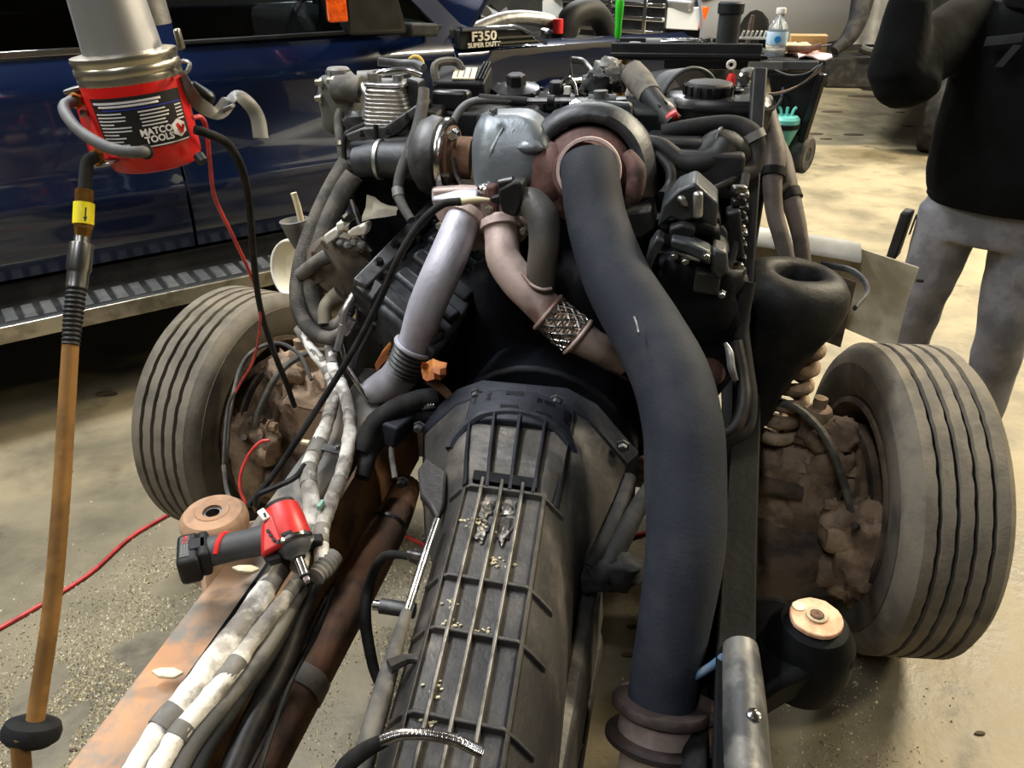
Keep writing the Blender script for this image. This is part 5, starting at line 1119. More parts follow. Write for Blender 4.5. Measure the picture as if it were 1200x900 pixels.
# two brown-grey heater hoses past the post, to the tower
hose('heater_hose', [(893, 118, .40), (900, 145, .36), (908, 180, .30), (905, 215, .26), (908, 250, .24), (916, 280, .22), (924, 312, .2)], [.024, .025, .026, .022, .020, .019, .019], 'hose_brown', 'dusty heater hose behind the spring tower, nearer the black post', 'hose', 14, clamps=((.45, .02),), cm='rubber', group='heater hoses')
hose('heater_hose', [(900, 150, .42), (914, 185, .38), (920, 215, .34), (930, 245, .30), (938, 280, .27), (942, 315, .25)], [.022, .026, .028, .022, .018, .018], 'hose_brown', 'dusty heater hose behind the spring tower, farther from the black post', 'hose', 14, clamps=((.5, .025),), cm='rubber', group='heater hoses')
hose('hose_link', [(904, 222, .27), (912, 224, .29), (922, 218, .31)], .010, 'rubber', 'short rubber link joining the two heater hoses', 'hose', 10)
# lines down the right of the engine
hose('rail_cable', [(862, 400, -.12), (870, 440, -.16), (872, 470, -.2), (862, 500, -.24), (840, 515, -.26)], .014, 'wire', 'black cable hanging inside the right rail', 'cable', 10)
hose('rail_cable', [(876, 330, -.05), (868, 380, -.08), (872, 420, -.12), (878, 470, -.18), (870, 505, -.22), (830, 520, -.26)], .017, 'rubber', 'thick rubber line curving inside the right rail', 'hose', 12)
hose('sensor_pigtail', [(850, 402, -.14), (855, 414, -.155), (857, 430, -.17), (862, 446, -.18)], [.004, .008, .008, .006], 'alu', 'silver sensor pigtail beside the right rail cable', 'sensor', 8)
hose('rusty_elbow', [(822, 475, -.18), (820, 455, -.16), (830, 436, -.10), (852, 430, -.02)], [.032, .034, .034, .03], 'rust_purple', 'rusty exhaust elbow peeking out right of the downpipe', 'exhaust pipe', 18)
hose('cooler_line', [(770, 560, -.34), (745, 600, -.42), (722, 645, -.50), (708, 672, -.54), (690, 680, -.56)], [.016, .018, .020, .022, .020], 'rubber', 'black cooler line left of the downpipe, outer one', 'hose', 12, group='cooler lines')
hose('cooler_line', [(738, 560, -.33), (724, 600, -.42), (705, 640, -.50), (690, 665, -.54)], [.014, .016, .016, .016], 'rubber', 'black cooler line left of the downpipe, inner one', 'hose', 12, group='cooler lines')
r = root('line_clamp', F(715, 668, -.53) - UP * .03, 'black rubber clamp block holding the cooler lines', 'clamp')
build('block', MB().blob(F(716, 668, -.52), (.055, .035, .035), .3, 3, 20, 14, 2, U, power=.8).blob(F(690, 678, -.55), (.045, .03, .025), .3, 4, 16, 10, 2, U), M['rubber'], r, sharp=60)
hose('blue_tipped_line', [(812, 794, -.68), (832, 782, -.68), (848, 770, -.68)], .007, mat('blue_sleeve', (96, 130, 166), .4, .3, c2=(150, 156, 160), scale=30), 'short blue-grey steel line between downpipe and right rail', 'pipe', 10)
hose('rail_side_cable', [C(.485, -1.2, .54), C(.482, -.95, .55), C(.48, -.75, .55), C(.478, -.6, .53), C(.478, -.45, .48)], .006, 'wire', 'black cable along the outside of the right rail', 'cable', 8)
hose('under_loom', [C(.40, -1.15, .46), C(.385, -.9, .46), C(.38, -.6, .48), C(.36, -.4, .56), C(.3, -.25, .66)], .022, 'rubber', 'thick black loom in the shadow between downpipe and right rail', 'cable', 12)

# ================================================================== left rail: wrapped lines, clips
def wrapped(name, pts, rad, label, segs, group, r0=None):
    P = pts; r = root(name, V((sum(p.x for p in P) / len(P), sum(p.y for p in P) / len(P), min(p.z for p in P))), label, 'hose', group)
    build('wrap', MB().tube(P, rad, 14, per=8).rough(.0032, 48, len(label)), M['wrap'], r)
    S = spline(P, 10)
    for q0, q1 in segs:
        i, j = int(q0 * (len(S) - 1)), max(int(q0 * (len(S) - 1)) + 2, int(q1 * (len(S) - 1)))
        rd = (lerpl(rad, q0) if isinstance(rad, list) else rad) * 1.07
        build('tape_band', MB().tube(S[i:j + 1], rd, 14, smooth=False), M['wrap_grey'], r)
    return r
wrapped('wrapped_line', Zs([(386, 395, .80), (390, 430, .76), (402, 455, .74), (410, 492, .72), (407, 530, .71), (397, 565, .70), (386, 592, .69), (376, 625, .69), (378, 660, .68)]), [.012, .013, .014, .014, .014, .014, .013], 'white heat-wrapped line on the left rail, nearer the transmission', [(.05, .12), (.17, .22), (.62, .70), (.86, .93)], 'white wrapped lines')
wrapped('wrapped_line', Zs([(350, 385, .80), (368, 412, .77), (384, 434, .74), (391, 462, .72), (381, 502, .71), (368, 532, .70), (361, 556, .70), (365, 590, .69), (362, 625, .68), (350, 665, .68)]), [.012, .013, .014, .016, .016, .016, .015], 'white heat-wrapped line on the left rail, nearer the tyre', [(.0, .18), (.22, .25), (.28, .31), (.50, .57), (.64, .72), (.88, .97)], 'white wrapped lines')
wrapped('wrapped_line', Zs([(326, 668, .65), (306, 700, .65), (280, 738, .645), (247, 782, .64), (216, 822, .635), (190, 852, .63), (166, 886, .625), (140, 930, .62)]), [.018, .020, .021, .021, .020, .017, .015, .015], 'widest white wrapped line running down the rusty rail top', [(.0, .10), (.62, .74)], 'white wrapped lines')
wrapped('wrapped_line', Zs([(354, 672, .655), (336, 700, .65), (308, 735, .645), (277, 778, .64), (248, 815, .635), (217, 850, .63), (190, 890, .625), (170, 925, .62)]), [.012, .013, .014, .015, .016, .015, .014], 'white wrapped line in the middle, crumpled toward the near end', [(.0, .14), (.42, .52), (.72, .78)], 'white wrapped lines')
hose('grey_line', [Z(354, 690, .635), Z(328, 735, .63), Z(300, 778, .625), Z(260, 828, .62), Z(227, 872, .615), Z(204, 915, .61)], .012, 'rubber_dusty', 'grey hose beside the wrapped lines near the frame', 'hose', 12)
hose('grey_line', [Z(345, 715, .62), Z(325, 752, .615), Z(298, 795, .61), Z(268, 838, .605), Z(238, 885, .60), Z(222, 925, .60)], .011, 'rubber', 'dark hose running lowest along the left rail', 'hose', 12)
hose('loom_bundle', [Z(372, 668, .63), Z(350, 725, .60), Z(330, 780, .58), Z(300, 840, .57), Z(272, 905, .56), Z(240, 990, .55)], [.016, .018, .020, .020, .020], 'wire', 'bundle of dark wires between left rail and driveshaft', 'cable', 12)
for k, (pts) in enumerate([[(392, 690), (372, 740), (340, 800), (318, 860), (300, 915)], [(384, 700), (352, 770), (330, 830), (290, 905)]]):
    hose('thin_wire', [Z(x, y, .57 - .01 * k) for x, y in pts], .004, 'wire', ('thin black wire left of the driveshaft, nearer it', 'thin black wire left of the driveshaft, nearer the loom')[k], 'cable', 6, group='thin wires by the driveshaft')
for k, (px, py, z, lab) in enumerate(((288, 669, .640, 'cream pointed plastic clip below the cordless wrench'), (196, 791, .622, 'cream pointed plastic clip farther down the rusty rail'))):
    p = Z(px, py, z); a1_ = (U + W * .25).normalized()
    q = W - a1_ * W.dot(a1_); mbx = MB().prism([p + a1_ * x * .001 + q.normalized() * y * .001 for x, y in ((-26, 4), (-14, 10), (8, 10), (26, 1), (14, -9), (-10, -7))], UP * .006)
    r = root('plastic_clip', p, lab, 'clip', 'cream clips'); build('head', mbx, M['cream'], r, bevel=.002)
    build('hole', MB().lathe(p + UP * .0061 - a1_ * .006, UP, [(.007, 0), (.007, .0006), (.001, .0006)], 12), M['beige'], r)
r = root('hose_bracket', Z(390, 527, .70), 'small steel bracket bridging the two wrapped lines', 'bracket')
build('strap', MB().bar(Z(366, 520, .71), Z(402, 530, .705), .022, .005), M['dark_alu'], r, bevel=.002)
build('tab', MB().box(Z(358, 518, .715), (.016, .01, .005), U), M['cream'], r)
build('bolt', MB().bolt(Z(396, 524, .71), UP, .006, .006), M['steel'], r)
hose('rail_cable_thin', [Z(357, 545, .715), Z(345, 560, .71), Z(320, 572, .70), Z(303, 580, .69), Z(300, 592, .66)], .0055, 'wire', 'thin black cable crossing the grey rail to the wheel side', 'cable', 8)
r = root('line_plug', Z(372, 660, .69), 'grey plastic plug joint where the wrapped lines meet the wrench', 'connector')
build('plug', MB().tube(Zs([(370, 676, .675), (381, 664, .675), (392, 652, .675)]), [.017, .020, .017], 12, rings=6, ring_amp=.002), M['wrap_grey'], r)
build('clip', MB().box(Z(368, 635, .70), (.03, .022, .02), U + W * .4), M['black'], r, bevel=.004)
one('teal_clip', MB().box(Z(376, 592, .71), (.008, .02, .012), U, UP), mat('pale_teal', (130, 170, 160), .5), 'tiny pale teal clip on a wrapped line', 'clip', bevel=.002)

# ================================================================== rod, shaft, hoses left of the transmission
r = root('front_driveshaft', Z(380, 740, .42), 'rusty brown shaft running beside the transmission on the left', 'driveshaft')
SH = [Z(474, 575, .46), Z(462, 605, .455), Z(440, 645, .445), Z(400, 715, .43), Z(350, 805, .41), Z(295, 905, .39), Z(265, 960, .38)]
build('tube', MB().tube(SH, [.036, .040, .046, .050, .050, .050, .050], 24), M['rust'], r)
build('boot', MB().tube([Z(476, 568, .47), Z(466, 592, .46), Z(454, 618, .452)], [.036, .034, .030], 20, rings=8, ring_amp=.003), M['rust'], r)
build('band', MB().lathe(Z(454, 618, .452), SH[3] - SH[1], [(.040, -.006), (.046, -.005), (.046, .005), (.040, .006)], 24), M['steel'], r)
build('weld_band', MB().lathe(Z(352, 802, .412), SH[5] - SH[3], [(.0505, -.018), (.0518, -.015), (.0518, .018), (.0505, .021)], 24), M['rail_grey'], r)
r = root('shift_rod', Z(480, 700, .72), 'bright steel rod turning into a dark cable along the transmission', 'rod')
build('rod', MB().tube(Zs([(512, 610, .78), (500, 645, .775), (484, 695, .765), (476, 720, .76)]), .0065, 12), M['bright'], r)
build('sleeve', MB().tube(Zs([(477, 716, .76), (462, 765, .745), (445, 825, .73), (432, 870, .72), (420, 915, .71)]), [.008, .012, .015, .015, .015], 12), M['rubber_dusty'], r)
build('joint', MB().blob(Z(488, 652, .75), (.014, .012, .012), .3, 1).cyl(Z(480, 650, .75), Z(496, 654, .76), .009, 10), M['steel'], r)
hose('vent_tube', [Z(488, 654, .74), Z(465, 650, .72), Z(447, 655, .68), (433, 685, -.62), (428, 725, -.66), (436, 775, -.70), (444, 800, -.72)], [.006, .007, .009, .010, .011, .010, .009], 'rubber', 'dark thin tube hanging left of the transmission', 'hose', 10)
r = root('side_solenoid', Z(460, 714, .64), 'grey cylindrical solenoid poking out left of the transmission', 'solenoid')
build('barrel', MB().cyl(Z(486, 716, .62), Z(446, 710, .62), .013, 14), M['dark_alu'], r)
build('tip', MB().cyl(Z(446, 710, .62), Z(438, 709, .62), .009, 12), M['bright'], r)
r = root('chrome_conduit', Z(500, 868, .80) - UP * .02, 'shiny ribbed chrome conduit arching over the near end of the transmission', 'conduit')
build('conduit', MB().tube(Zs([(448, 868, .79), (470, 861, .80), (500, 861, .805), (535, 868, .80), (564, 882, .785)]), .0075, 12, rings=48, ring_amp=.0012), M['bright'], r)
build('tail', MB().tube(Zs([(452, 867, .79), (430, 878, .775), (408, 895, .76), (396, 915, .75)]), [.008, .010, .011, .011], 12), M['rubber'], r)

hd_c = F(352, 316, .48)
r = root('beige_dish', hd_c - UP * .1, 'dusty beige round dish half hidden behind the ribbed hoses', 'dish')
build('dish', MB().lathe(hd_c, -W + U * -.35 + UP * .2, [(.02, -.03), (.07, -.02), (.092, .012), (.096, .03), (.090, .034), (.066, .0), (.001, -.012)], 32), M['beige'], r)
build('rim', MB().torus(hd_c + (-W + U * -.35 + UP * .2).normalized() * .03, -W + U * -.35 + UP * .2, .093, .006, 32, 8), M['white'], r)

# ================================================================== cordless impact wrench lying on the rail
zt = .715
q0, q1 = Z(228, 648, zt), Z(322, 628, zt)
hd_ = (q1 - q0).normalized(); hd_.z = 0; hd_.normalize()
side = V((-hd_.y, hd_.x, 0))                            # away from camera
r = root('impact_wrench', Z(300, 640, .66), 'red and black cordless impact wrench resting on the left rail', 'impact wrench')
A = Z(327, 592, .765); tA_ = (A - O).dot(V((0, CP, -SP))); Bt = D(350, 654, tA_ - .050); ax_ = (Bt - A).normalized()
# handle
hm = []
for t, rx, rz in ((0, .029, .026), (.12, .027, .025), (.35, .025, .024), (.6, .026, .025), (.85, .029, .027), (1.0, .026, .026)):
    p = q0.lerp(q1, t) + hd_ * .015 - UP * .004
    hm.append([p + side * (rx * math.cos(a)) + UP * (rz * math.sin(a)) for a in [2 * PI * k / 18 for k in range(18)]])
hb = build('handle', MB().loft(hm), M['dark_grey'], r, sharp=60, sub=1)
build('red_inlay', MB().tube([q0 + hd_ * .034 - side * .024 + UP * .008, q0 + hd_ * .040 - side * .010 + UP * .0195, q0 + hd_ * .048 + side * .008 + UP * .0195, q0 + hd_ * .056 + side * .022 + UP * .008], .0042, 8), M['red_plastic'], hb)
build('grip_plate', MB().box(q0 + hd_ * .008 + UP * .019, (.028, .026, .004), hd_), M['black'], hb, bevel=.003)
bt = Z(222, 650, zt)
bat = build('battery', MB().box(bt - UP * .008, (.036, .074, .052), hd_), M['black'], r, bevel=.008)
build('battery_label', MB().box(bt - hd_ * .004 + UP * .0185, (.015, .052, .0015), hd_), M['dark_grey'], bat)
text('battery_text', 'M12', .011, bt - hd_ * .004 + side * .016 + UP * .0196, -side, hd_, M['red_plastic'], bat, .0004)
for k in range(3): build('label_line', MB().box(bt - hd_ * (.008 - .004 * k) - side * .008 + UP * .0195, (.0014, .026, .0006), hd_), M['grey_plastic'], bat)
build('battery_collar', MB().box(bt + hd_ * .024 - UP * .004, (.018, .062, .050), hd_), M['black'], r, bevel=.006)
# head
hx = ax_; hn = (-ray(338, 620)); hn = (hn - hx * hn.dot(hx)).normalized(); hy = hx.cross(hn).normalized()
if hy.x < 0: hy = -hy
hc = A.lerp(Bt, .48)
def HP(x, y, n): return hc + hy * x + hx * y + hn * n      # right, toward the anvil, toward the viewer
hd2 = build('motor_housing', MB().lathe(hc, hx, [(.001, -.046), (.022, -.046), (.031, -.040), (.033, -.018), (.033, .018), (.030, .026)], 28), M['red_plastic'], r, sharp=40)
build('housing_neck', MB().hexa([HP(-.052, .030, -.02), HP(-.010, .032, -.022), HP(-.012, -.030, -.022), HP(-.040, -.022, -.02), HP(-.055, .036, .018), HP(-.010, .034, .030), HP(-.012, -.030, .030), HP(-.036, -.020, .022)]), M['red_plastic'], hd2, bevel=.007)
build('back_cap', MB().lathe(hc - hx * .046, -hx, [(.027, -.004), (.027, .003), (.02, .006), (.001, .006)], 20), M['black'], hd2)
build('case_band', MB().lathe(hc + hx * .022, hx, [(.030, 0), (.0345, .002), (.0345, .008), (.029, .011)], 26), M['bright'], r)
build('hammer_case', MB().lathe(hc + hx * .031, hx, [(.028, 0), (.027, .006), (.021, .014), (.014, .019), (.012, .024), (.001, .024)], 26), M['dark_grey'], r)
build('boot_window', MB().box(HP(-.004, .021, .032), (.018, .008, .006), hy, hn), M['black'], r, bevel=.002)
anv = build('anvil', MB().cyl(HP(0, .052, 0), HP(0, .088, 0), .0078, 16), M['bright'], r)
build('drive_square', MB().box(HP(0, .094, 0), (.012, .010, .010), hx, hn), M['bright'], anv, bevel=.001)
build('friction_ring', MB().lathe(HP(0, .086, 0), hx, [(.008, 0), (.0092, .001), (.0092, .003), (.008, .004)], 16), M['black'], anv)
build('trigger', MB().hexa([HP(-.052, .034, -.01), HP(-.024, .036, -.01), HP(-.026, .048, -.01), HP(-.046, .046, -.01), HP(-.052, .034, .010), HP(-.024, .036, .010), HP(-.026, .048, .010), HP(-.046, .046, .010)]), M['black'], r, bevel=.003)
sw = build('direction_switch', MB().box(HP(-.028, -.030, .026), (.013, .022, .007), hy - hx * .25, hn), M['white'], r, bevel=.002)
build('arrow_mark', MB().box(HP(-.026, -.027, .030), (.004, .008, .001), hy, hn), M['black'], sw)
for k in range(3): build('housing_slot', MB().box(HP(-.030 + .002 * k, .002 + .009 * k, .0285), (.005, .006, .002), hy, hn), M['black'], hd2)
for k in (-1, 1): build('screw', MB().bolt(HP(.022 * k, .026, .024), hn, .0035, .003), M['bright'], r)

# ================================================================== hanging red lamp-like extractor with label, upper left
def dd(px, py, t): return D(px, py, t)
tA, tB = dd(132, 0, .76), dd(190, 186, .84)
ax1 = (tB - tA).normalized()
hint = (V((0, -CP, SP)) * 1)                             # toward camera-ish side carries the label
k_m = .80 / 900
cR = dd(153, 88, .80); cE = cR + ax1 * (dd(187, 186, .84) - cR).dot(ax1); Lr = (cE - cR).length
fx, fy, _ = frame(ax1, -ray(170, 140))                   # fx faces the viewer side of the tool
r = root('red_air_tool', cE - UP * .02, 'red cylindrical air tool with silver tube and black printed label, hanging upper left', 'air tool')
rb_ = build('red_body', MB().lathe(cR, ax1, [(.0500, 0), (.0510, .004), (.0495, Lr * .6), (.0480, Lr - .004), (.0450, Lr + .004), (.040, Lr + .006), (.040, Lr - .01), (.001, Lr - .012)], 48, hint=fx), M['red'], r)
build('silver_tube', MB().lathe(cR - ax1 * .50, ax1, [(.027, 0), (.028, .30), (.0345, .40), (.0365, .44), (.0385, .475), (.0400, .498)], 44), M['tube_silver'], r)
cl_ = build('clamp_ring', MB().lathe(cR - ax1 * .022, ax1, [(.040, -.002), (.0515, .0), (.0525, .003), (.0515, .006), (.0505, .009), (.0520, .011), (.0520, .017), (.0508, .019), (.0515, .022), (.0505, .028), (.049, .028)], 48), M['dull_chrome'], r)
build('clamp_tab', MB().box(cR - ax1 * .018 + fy * .0 + dd(210, 72, .8) - dd(190, 72, .8) + (dd(200, 66, .80) - cR) * .92, (.02, .012, .006), ax1), M['dull_chrome'], cl_, bevel=.002)
build('latch_loop', MB().tube([dd(208, 80, .79), dd(213, 72, .785), dd(222, 74, .785), dd(219, 84, .785), dd(211, 86, .79)], .0022, 8), M['alu'], cl_)
# label: a curved sheet lying on the body
def onb(ang, h, lift=.0006):
    Rb = .0505 - (.0025) * max(0, h) / Lr; return cR + ax1 * h + (fx * math.cos(ang) + fy * math.sin(ang)) * (Rb + lift)
A0_, A1_ = -1.05, .92
if (onb(A1_, 0) - onb(A0_, 0)).dot(V((1, 0, 0))) < 0: sg0 = -1
else: sg0 = 1
lab = build('label', MB().sheet([[onb(sg0 * (A0_ + (A1_ - A0_) * i / 20), Lr * (.16 + .60 * j / 6)) for j in range(7)] for i in range(21)], .0004, fx), M['label_black'], r, sharp=80)
def lrow(a0, a1, h, th, m, nm='print_line'):
    n = 8; build(nm, MB().sheet([[onb(sg0 * (a0 + (a1 - a0) * i / n), Lr * h + q, .0011) for q in (0, th)] for i in range(n + 1)], .0003, fx), M[m], lab, sharp=80)
lrow(-.98, .42, .205, .0022, 'label_white'); lrow(-.86, .36, .245, .0020, 'label_white'); lrow(-.8, .86, .292, .0011, 'label_blue', 'blue_line')
rl = random.Random(5)
for k in range(10):
    h = .33 + .040 * k
    lrow(-.98, -.98 + rl.uniform(.35, .72), h, .0013, 'label_white')
    if k < 5:
        s_ = -.08 + .02 * (k % 2); lrow(s_, s_ + rl.uniform(.35, .6), h, .0013, 'label_white')
        lrow(.68, .86, h, .0013, 'label_white')
lrow(-.05, .86, .735, .0013, 'label_white')
pM = onb(sg0 * .16, Lr * .575, .0014); xM = (onb(sg0 * .45, Lr * .575) - onb(sg0 * .05, Lr * .575)).normalized()
text('logo_text', 'MATCO', .0092, pM, xM, -ax1, M['label_white'], lab, .0003, sx=1.0, bold=.0003)
pM = onb(sg0 * .18, Lr * .665, .0014)
text('logo_text', 'TOOLS', .0092, pM, xM, -ax1, M['label_white'], lab, .0003, sx=1.0, bold=.0003)
pH = onb(sg0 * .64, Lr * .60, .0012); nH = (pH - (cR + ax1 * (pH - cR).dot(ax1))).normalized()
lg = build('logo_hexagon', MB().lathe(pH - nH * .001, nH, [(.0090, 0), (.0090, .0018), (.001, .0018)], 6, hint=ax1), M['label_white'], lab)
build('logo_mark', MB().box(pH + nH * .0011, (.011, .004, .0008), ax1 + xM * .4, nH).box(pH + nH * .0011 + xM * .0035, (.006, .003, .0008), ax1 - xM * .5, nH), M['red'], lg)
# bracket with brass fittings on the left
bk = build('side_bracket', MB().hexa([dd(84, 108, .805), dd(110, 98, .80), dd(118, 96, .83), dd(92, 106, .84), dd(108, 192, .81), dd(150, 185, .79), dd(150, 182, .83), dd(108, 188, .84)]), M['red'], r, bevel=.003)
build('bracket_lip', MB().bar(dd(78, 107, .80), dd(112, 98, .80), .02, .004), M['alu'], bk, bevel=.001)
build('bracket_lip', MB().bar(dd(108, 194, .80), dd(134, 190, .795), .02, .003), M['alu'], bk, bevel=.001)
vdir = V((0, -CP, SP))
for (px, py) in ((88, 118), (113, 184)):
    p = dd(px, py, .79); f_ = build('brass_fitting', MB().lathe(p, -ray(px, py), [(.0085, -.006), (.0085, .004), (.006, .006), (.006, .01), (.001, .01)], 6), M['brass'], bk)
for (px, py) in ((98, 133), (111, 168)): build('rivet', MB().lathe(dd(px, py, .795), -ray(px, py), [(.004, 0), (.0035, .002), (.001, .003)], 12), M['alu'], bk)
build('crossover_hose', MB().tube([dd(86, 118, .785), dd(76, 124, .775), dd(78, 135, .765), dd(95, 155, .752), dd(125, 172, .745), (dd(150, 178, .742)), dd(168, 178, .748), dd(171, 178, .76)], .0058, 12), M['grey_hose'], r)
build('hose_end', MB().lathe(dd(171, 178, .752), -ray(171, 178), [(.0072, -.004), (.0072, .003), (.005, .004)], 16), M['black'], r)
build('inner_valve', MB().cyl(dd(232, 182, .82), dd(238, 190, .82), .006, 10), M['dark_alu'], r)
build('hanger_rod', MB().cyl(cR - ax1 * .49, cR - ax1 * .62, .006, 10), M['steel'], r)
top = cR - ax1 * .62
build('hanger_cable', MB().tube([top, top + V((-.03, .0, .4)), top + V((-.04, 0, 1.2)), V((top.x - .04, top.y, CEIL))], .004, 6), M['wire'], r)
gt = dd(178, 0, .88)
build('ring_nut', MB().lathe(dd(172, 18, .86), ax1, [(.020, -.03), (.024, -.03), (.024, .01), (.020, .01)], 14), M['alu'], r)
# strap
r = root('grey_strap', dd(260, 140, .84) - UP * .02, 'loose curled grey strap hanging off the red air tool', 'strap')
spx = [(212, 90), (220, 108), (236, 124), (256, 132), (268, 122), (278, 114), (292, 122), (302, 138), (307, 164)]
sp = spline([dd(212, 90, .80), dd(222, 108, .81), (dd(236, 124, .83)), dd(256, 132, .85), dd(268, 120, .86), dd(278, 112, .86), dd(292, 122, .87), dd(302, 138, .88), dd(306, 162, .88)], 5)
cz = V((0, CP, -SP)); gb = []
for q_, p in enumerate(sp):
    d_ = sp[min(q_ + 1, len(sp) - 1)] - sp[max(q_ - 1, 0)]; n_ = d_.cross(cz).normalized() * .0075 + cz * (.004 if q_ > 20 else -.003)
    gb.append([p - n_, p, p + n_])
build('band', MB().sheet(gb, .0012, -cz), M['grey_plastic'], r, sharp=70)
build('loop', MB().box(dd(268, 126, .855), (.012, .014, .004), V((1, 0, .4))), M['grey_plastic'], r, bevel=.001)
build('buckle', MB().box(dd(234, 112, .84), (.03, .02, .02), V((1, .3, -.8))), M['black_gloss'], r, bevel=.005)
# tan air hose with couplers and rubber foot
r = root('air_hose', Z(20, 980, .0), 'tan air hose with yellow tag and chrome coupler hanging at far left', 'air hose')
def dl(*l): return [dd(*q) for q in l]
build('upper_hose', MB().tube(dl((113, 184, .785), (104, 188, .78), (101, 200, .78), (99, 224, .78)), .0062, 12), M['rubber'], r)
build('brass_union', MB().tube(dl((99, 222, .78), (98.6, 230, .78), (98, 268, .78)), .0085, 6, smooth=False), M['brass'], r)
yb = build('yellow_tag', MB().tube(dl((98.6, 238, .78), (97.5, 263, .78)), .0098, 20, smooth=False), M['yellow'], r)
pa = dd(101, 240, .769)
build('flow_arrow', MB().bar(dd(100.6, 243, .7688), dd(100.0, 254, .7688), .0012, .0008, V((0, -1, 0))).prism([dd(97.6, 254, .7688), dd(102.6, 254, .7688), dd(100, 260, .7688)], V((0, -.0006, 0))), M['black'], yb)
build('adapter', MB().tube(dl((97.6, 266, .78), (96.6, 284, .78)), [.0085, .0065], 6, smooth=False), M['brass'], r)
build('coupler', MB().lathe(dd(96.5, 278, .78), dd(90, 335, .775) - dd(96.5, 278, .78), [(.0075, 0), (.0075, .006), (.0112, .007), (.0115, .034), (.0105, .036), (.0100, .038), (.0100, .052), (.008, .053)], 20), M['steel'], r)
build('hex_nut', MB().tube(dl((91.5, 314, .777), (90, 335, .775)), .0098, 6, smooth=False), M['bright'], r)
build('strain_relief', MB().tube(dl((90, 333, .775), (86, 370, .77), (83, 404, .765)), [.0098, .0098, .0088], 14, rings=13, ring_amp=.0014), M['black'], r)
floorp = V((dd(20, 930, .74).x - .10, .60, .012))
build('hose', MB().tube([dd(83, 400, .766), dd(78, 480, .765), dd(72, 580, .76), dd(62, 700, .755), dd(48, 800, .75), dd(38, 862, .745), dd(26, 900, .742), V((-.56, .44, .45)), V((-.70, .52, .05)), V((-.85, .62, .012)), V((-1.2, .7, .012))], [.0078, .0082, .0084, .0084, .0084, .0084, .0084], 16), M['tan_hose'], r)
pf = dd(37, 858, .745); fax = (dd(48, 800, .75) - dd(26, 900, .742)).normalized()
build('rubber_foot', MB().lathe(pf - fax * .010, fax, [(.0085, -.002), (.020, .0), (.0255, .005), (.0265, .012), (.024, .019), (.018, .022), (.0085, .022)], 32), M['rubber'], r)

# wires from the tool down to the wheel
r = root('red_lead', dd(270, 400, 1.4) - UP * .1, 'thin red lead hanging from the air tool to the left wheel', 'wire')
build('wire', MB().tube(dl((226, 138, .80), (236, 138, .81), (242, 152, .83), (246, 190, .88), (252, 232, .95), (272, 275, 1.05), (292, 318, 1.18), (304, 352, 1.30), (304, 390, 1.42), (296, 425, 1.55), (284, 445, 1.65), (276, 460, 1.72)), .0026, 8), M['red_wire'], r)
build('grey_tail', MB().tube(dl((276, 458, 1.72), (268, 475, 1.76), (264, 510, 1.78), (262, 545, 1.8)), .004, 8), M['grey_hose'], r)
r = root('red_jumper', dd(290, 550, 1.75) - UP * .1, 'short red lead looping in front of the left wheel hub', 'wire')
build('wire', MB().tube(dl((316, 516, 1.72), (305, 518, 1.72), (292, 532, 1.72), (282, 556, 1.72), (282, 575, 1.72), (288, 590, 1.72)), .0036, 8), M['red_wire'], r)
r = root('black_lead', dd(300, 300, 1.2) - UP * .1, 'black lead hanging from the air tool to the left brake', 'wire')
build('wire', MB().tube(dl((228, 152, .80), (242, 156, .81), (268, 170, .85), (286, 205, .92), (293, 250, 1.0), (298, 310, 1.15), (306, 365, 1.35), (322, 415, 1.55), (336, 450, 1.68), (345, 476, 1.74)), [.0046, .005, .005, .005, .006, .006], 10), M['rubber'], r)
hose('hub_cable', [dd(265, 540, 1.8), dd(272, 470, 1.8), dd(288, 420, 1.85), dd(322, 402, 1.88), dd(350, 415, 1.88), dd(365, 445, 1.85)], .005, 'rubber_dusty', 'grey cable arched in front of the left wheel opening', 'cable', 8)
hose('hub_cable', [dd(262, 545, 1.78), dd(266, 575, 1.76), dd(276, 600, 1.7)], .005, 'rubber_dusty', 'short grey cable along the left tyre edge', 'cable', 8)

# ================================================================== black post with tray behind the engine
r = root('tray_stand', V((D(880, 300, 2.2).x, D(880, 300, 2.2).y, 0)), 'black steel post carrying a tool tray behind the engine', 'tool stand')
pt0 = F(890, 82, .30); pb = V((pt0.x - .005, pt0.y - .02, .0))
pb2 = F(866, 440, -.06)
build('post', MB().bar(pt0, pb2, .030, .030), M['black'], r, bevel=.004)
build('post_foot', MB().bar(pb2, V((pb2.x, pb2.y, .0)), .03, .03), M['black'], r, bevel=.004)
tf = .62
t0_, t1_ = F(716, 58, tf), F(893, 60, tf)
tx = (t1_ - t0_).normalized(); ty = UP.cross(tx).normalized()
zc = t0_.z
tray = build('tray', MB().box((t0_ + t1_) / 2 + ty * .10 - UP * .012, ((t1_ - t0_).length, .22, .012), tx), M['black'], r, bevel=.003)
build('tray_front', MB().box((t0_ + t1_) / 2 - UP * .004, ((t1_ - t0_).length, .012, .042), tx), M['black'], tray, bevel=.003)
build('tray_back', MB().box((t0_ + t1_) / 2 + ty * .21 - UP * .008, ((t1_ - t0_).length, .012, .034), tx), M['black'], tray, bevel=.003)
build('under_box', MB().box(F(838, 74, tf) + ty * .1, (.26, .18, .035), tx), M['black_gloss'], r, bevel=.004)
s0_, s1_ = F(882, 70, tf + .02), F(968, 68, tf + .02)
sh2 = build('side_shelf', MB().box((s0_ + s1_) / 2 + ty * .10 - UP * .006, ((s1_ - s0_).length, .24, .012), tx), M['black'], r, bevel=.003)
build('drawer_front', MB().box((s0_.lerp(s1_, .22)) - UP * .012 - ty * .02, (.10, .012, .022), tx), M['grey_plastic'], sh2, bevel=.003)
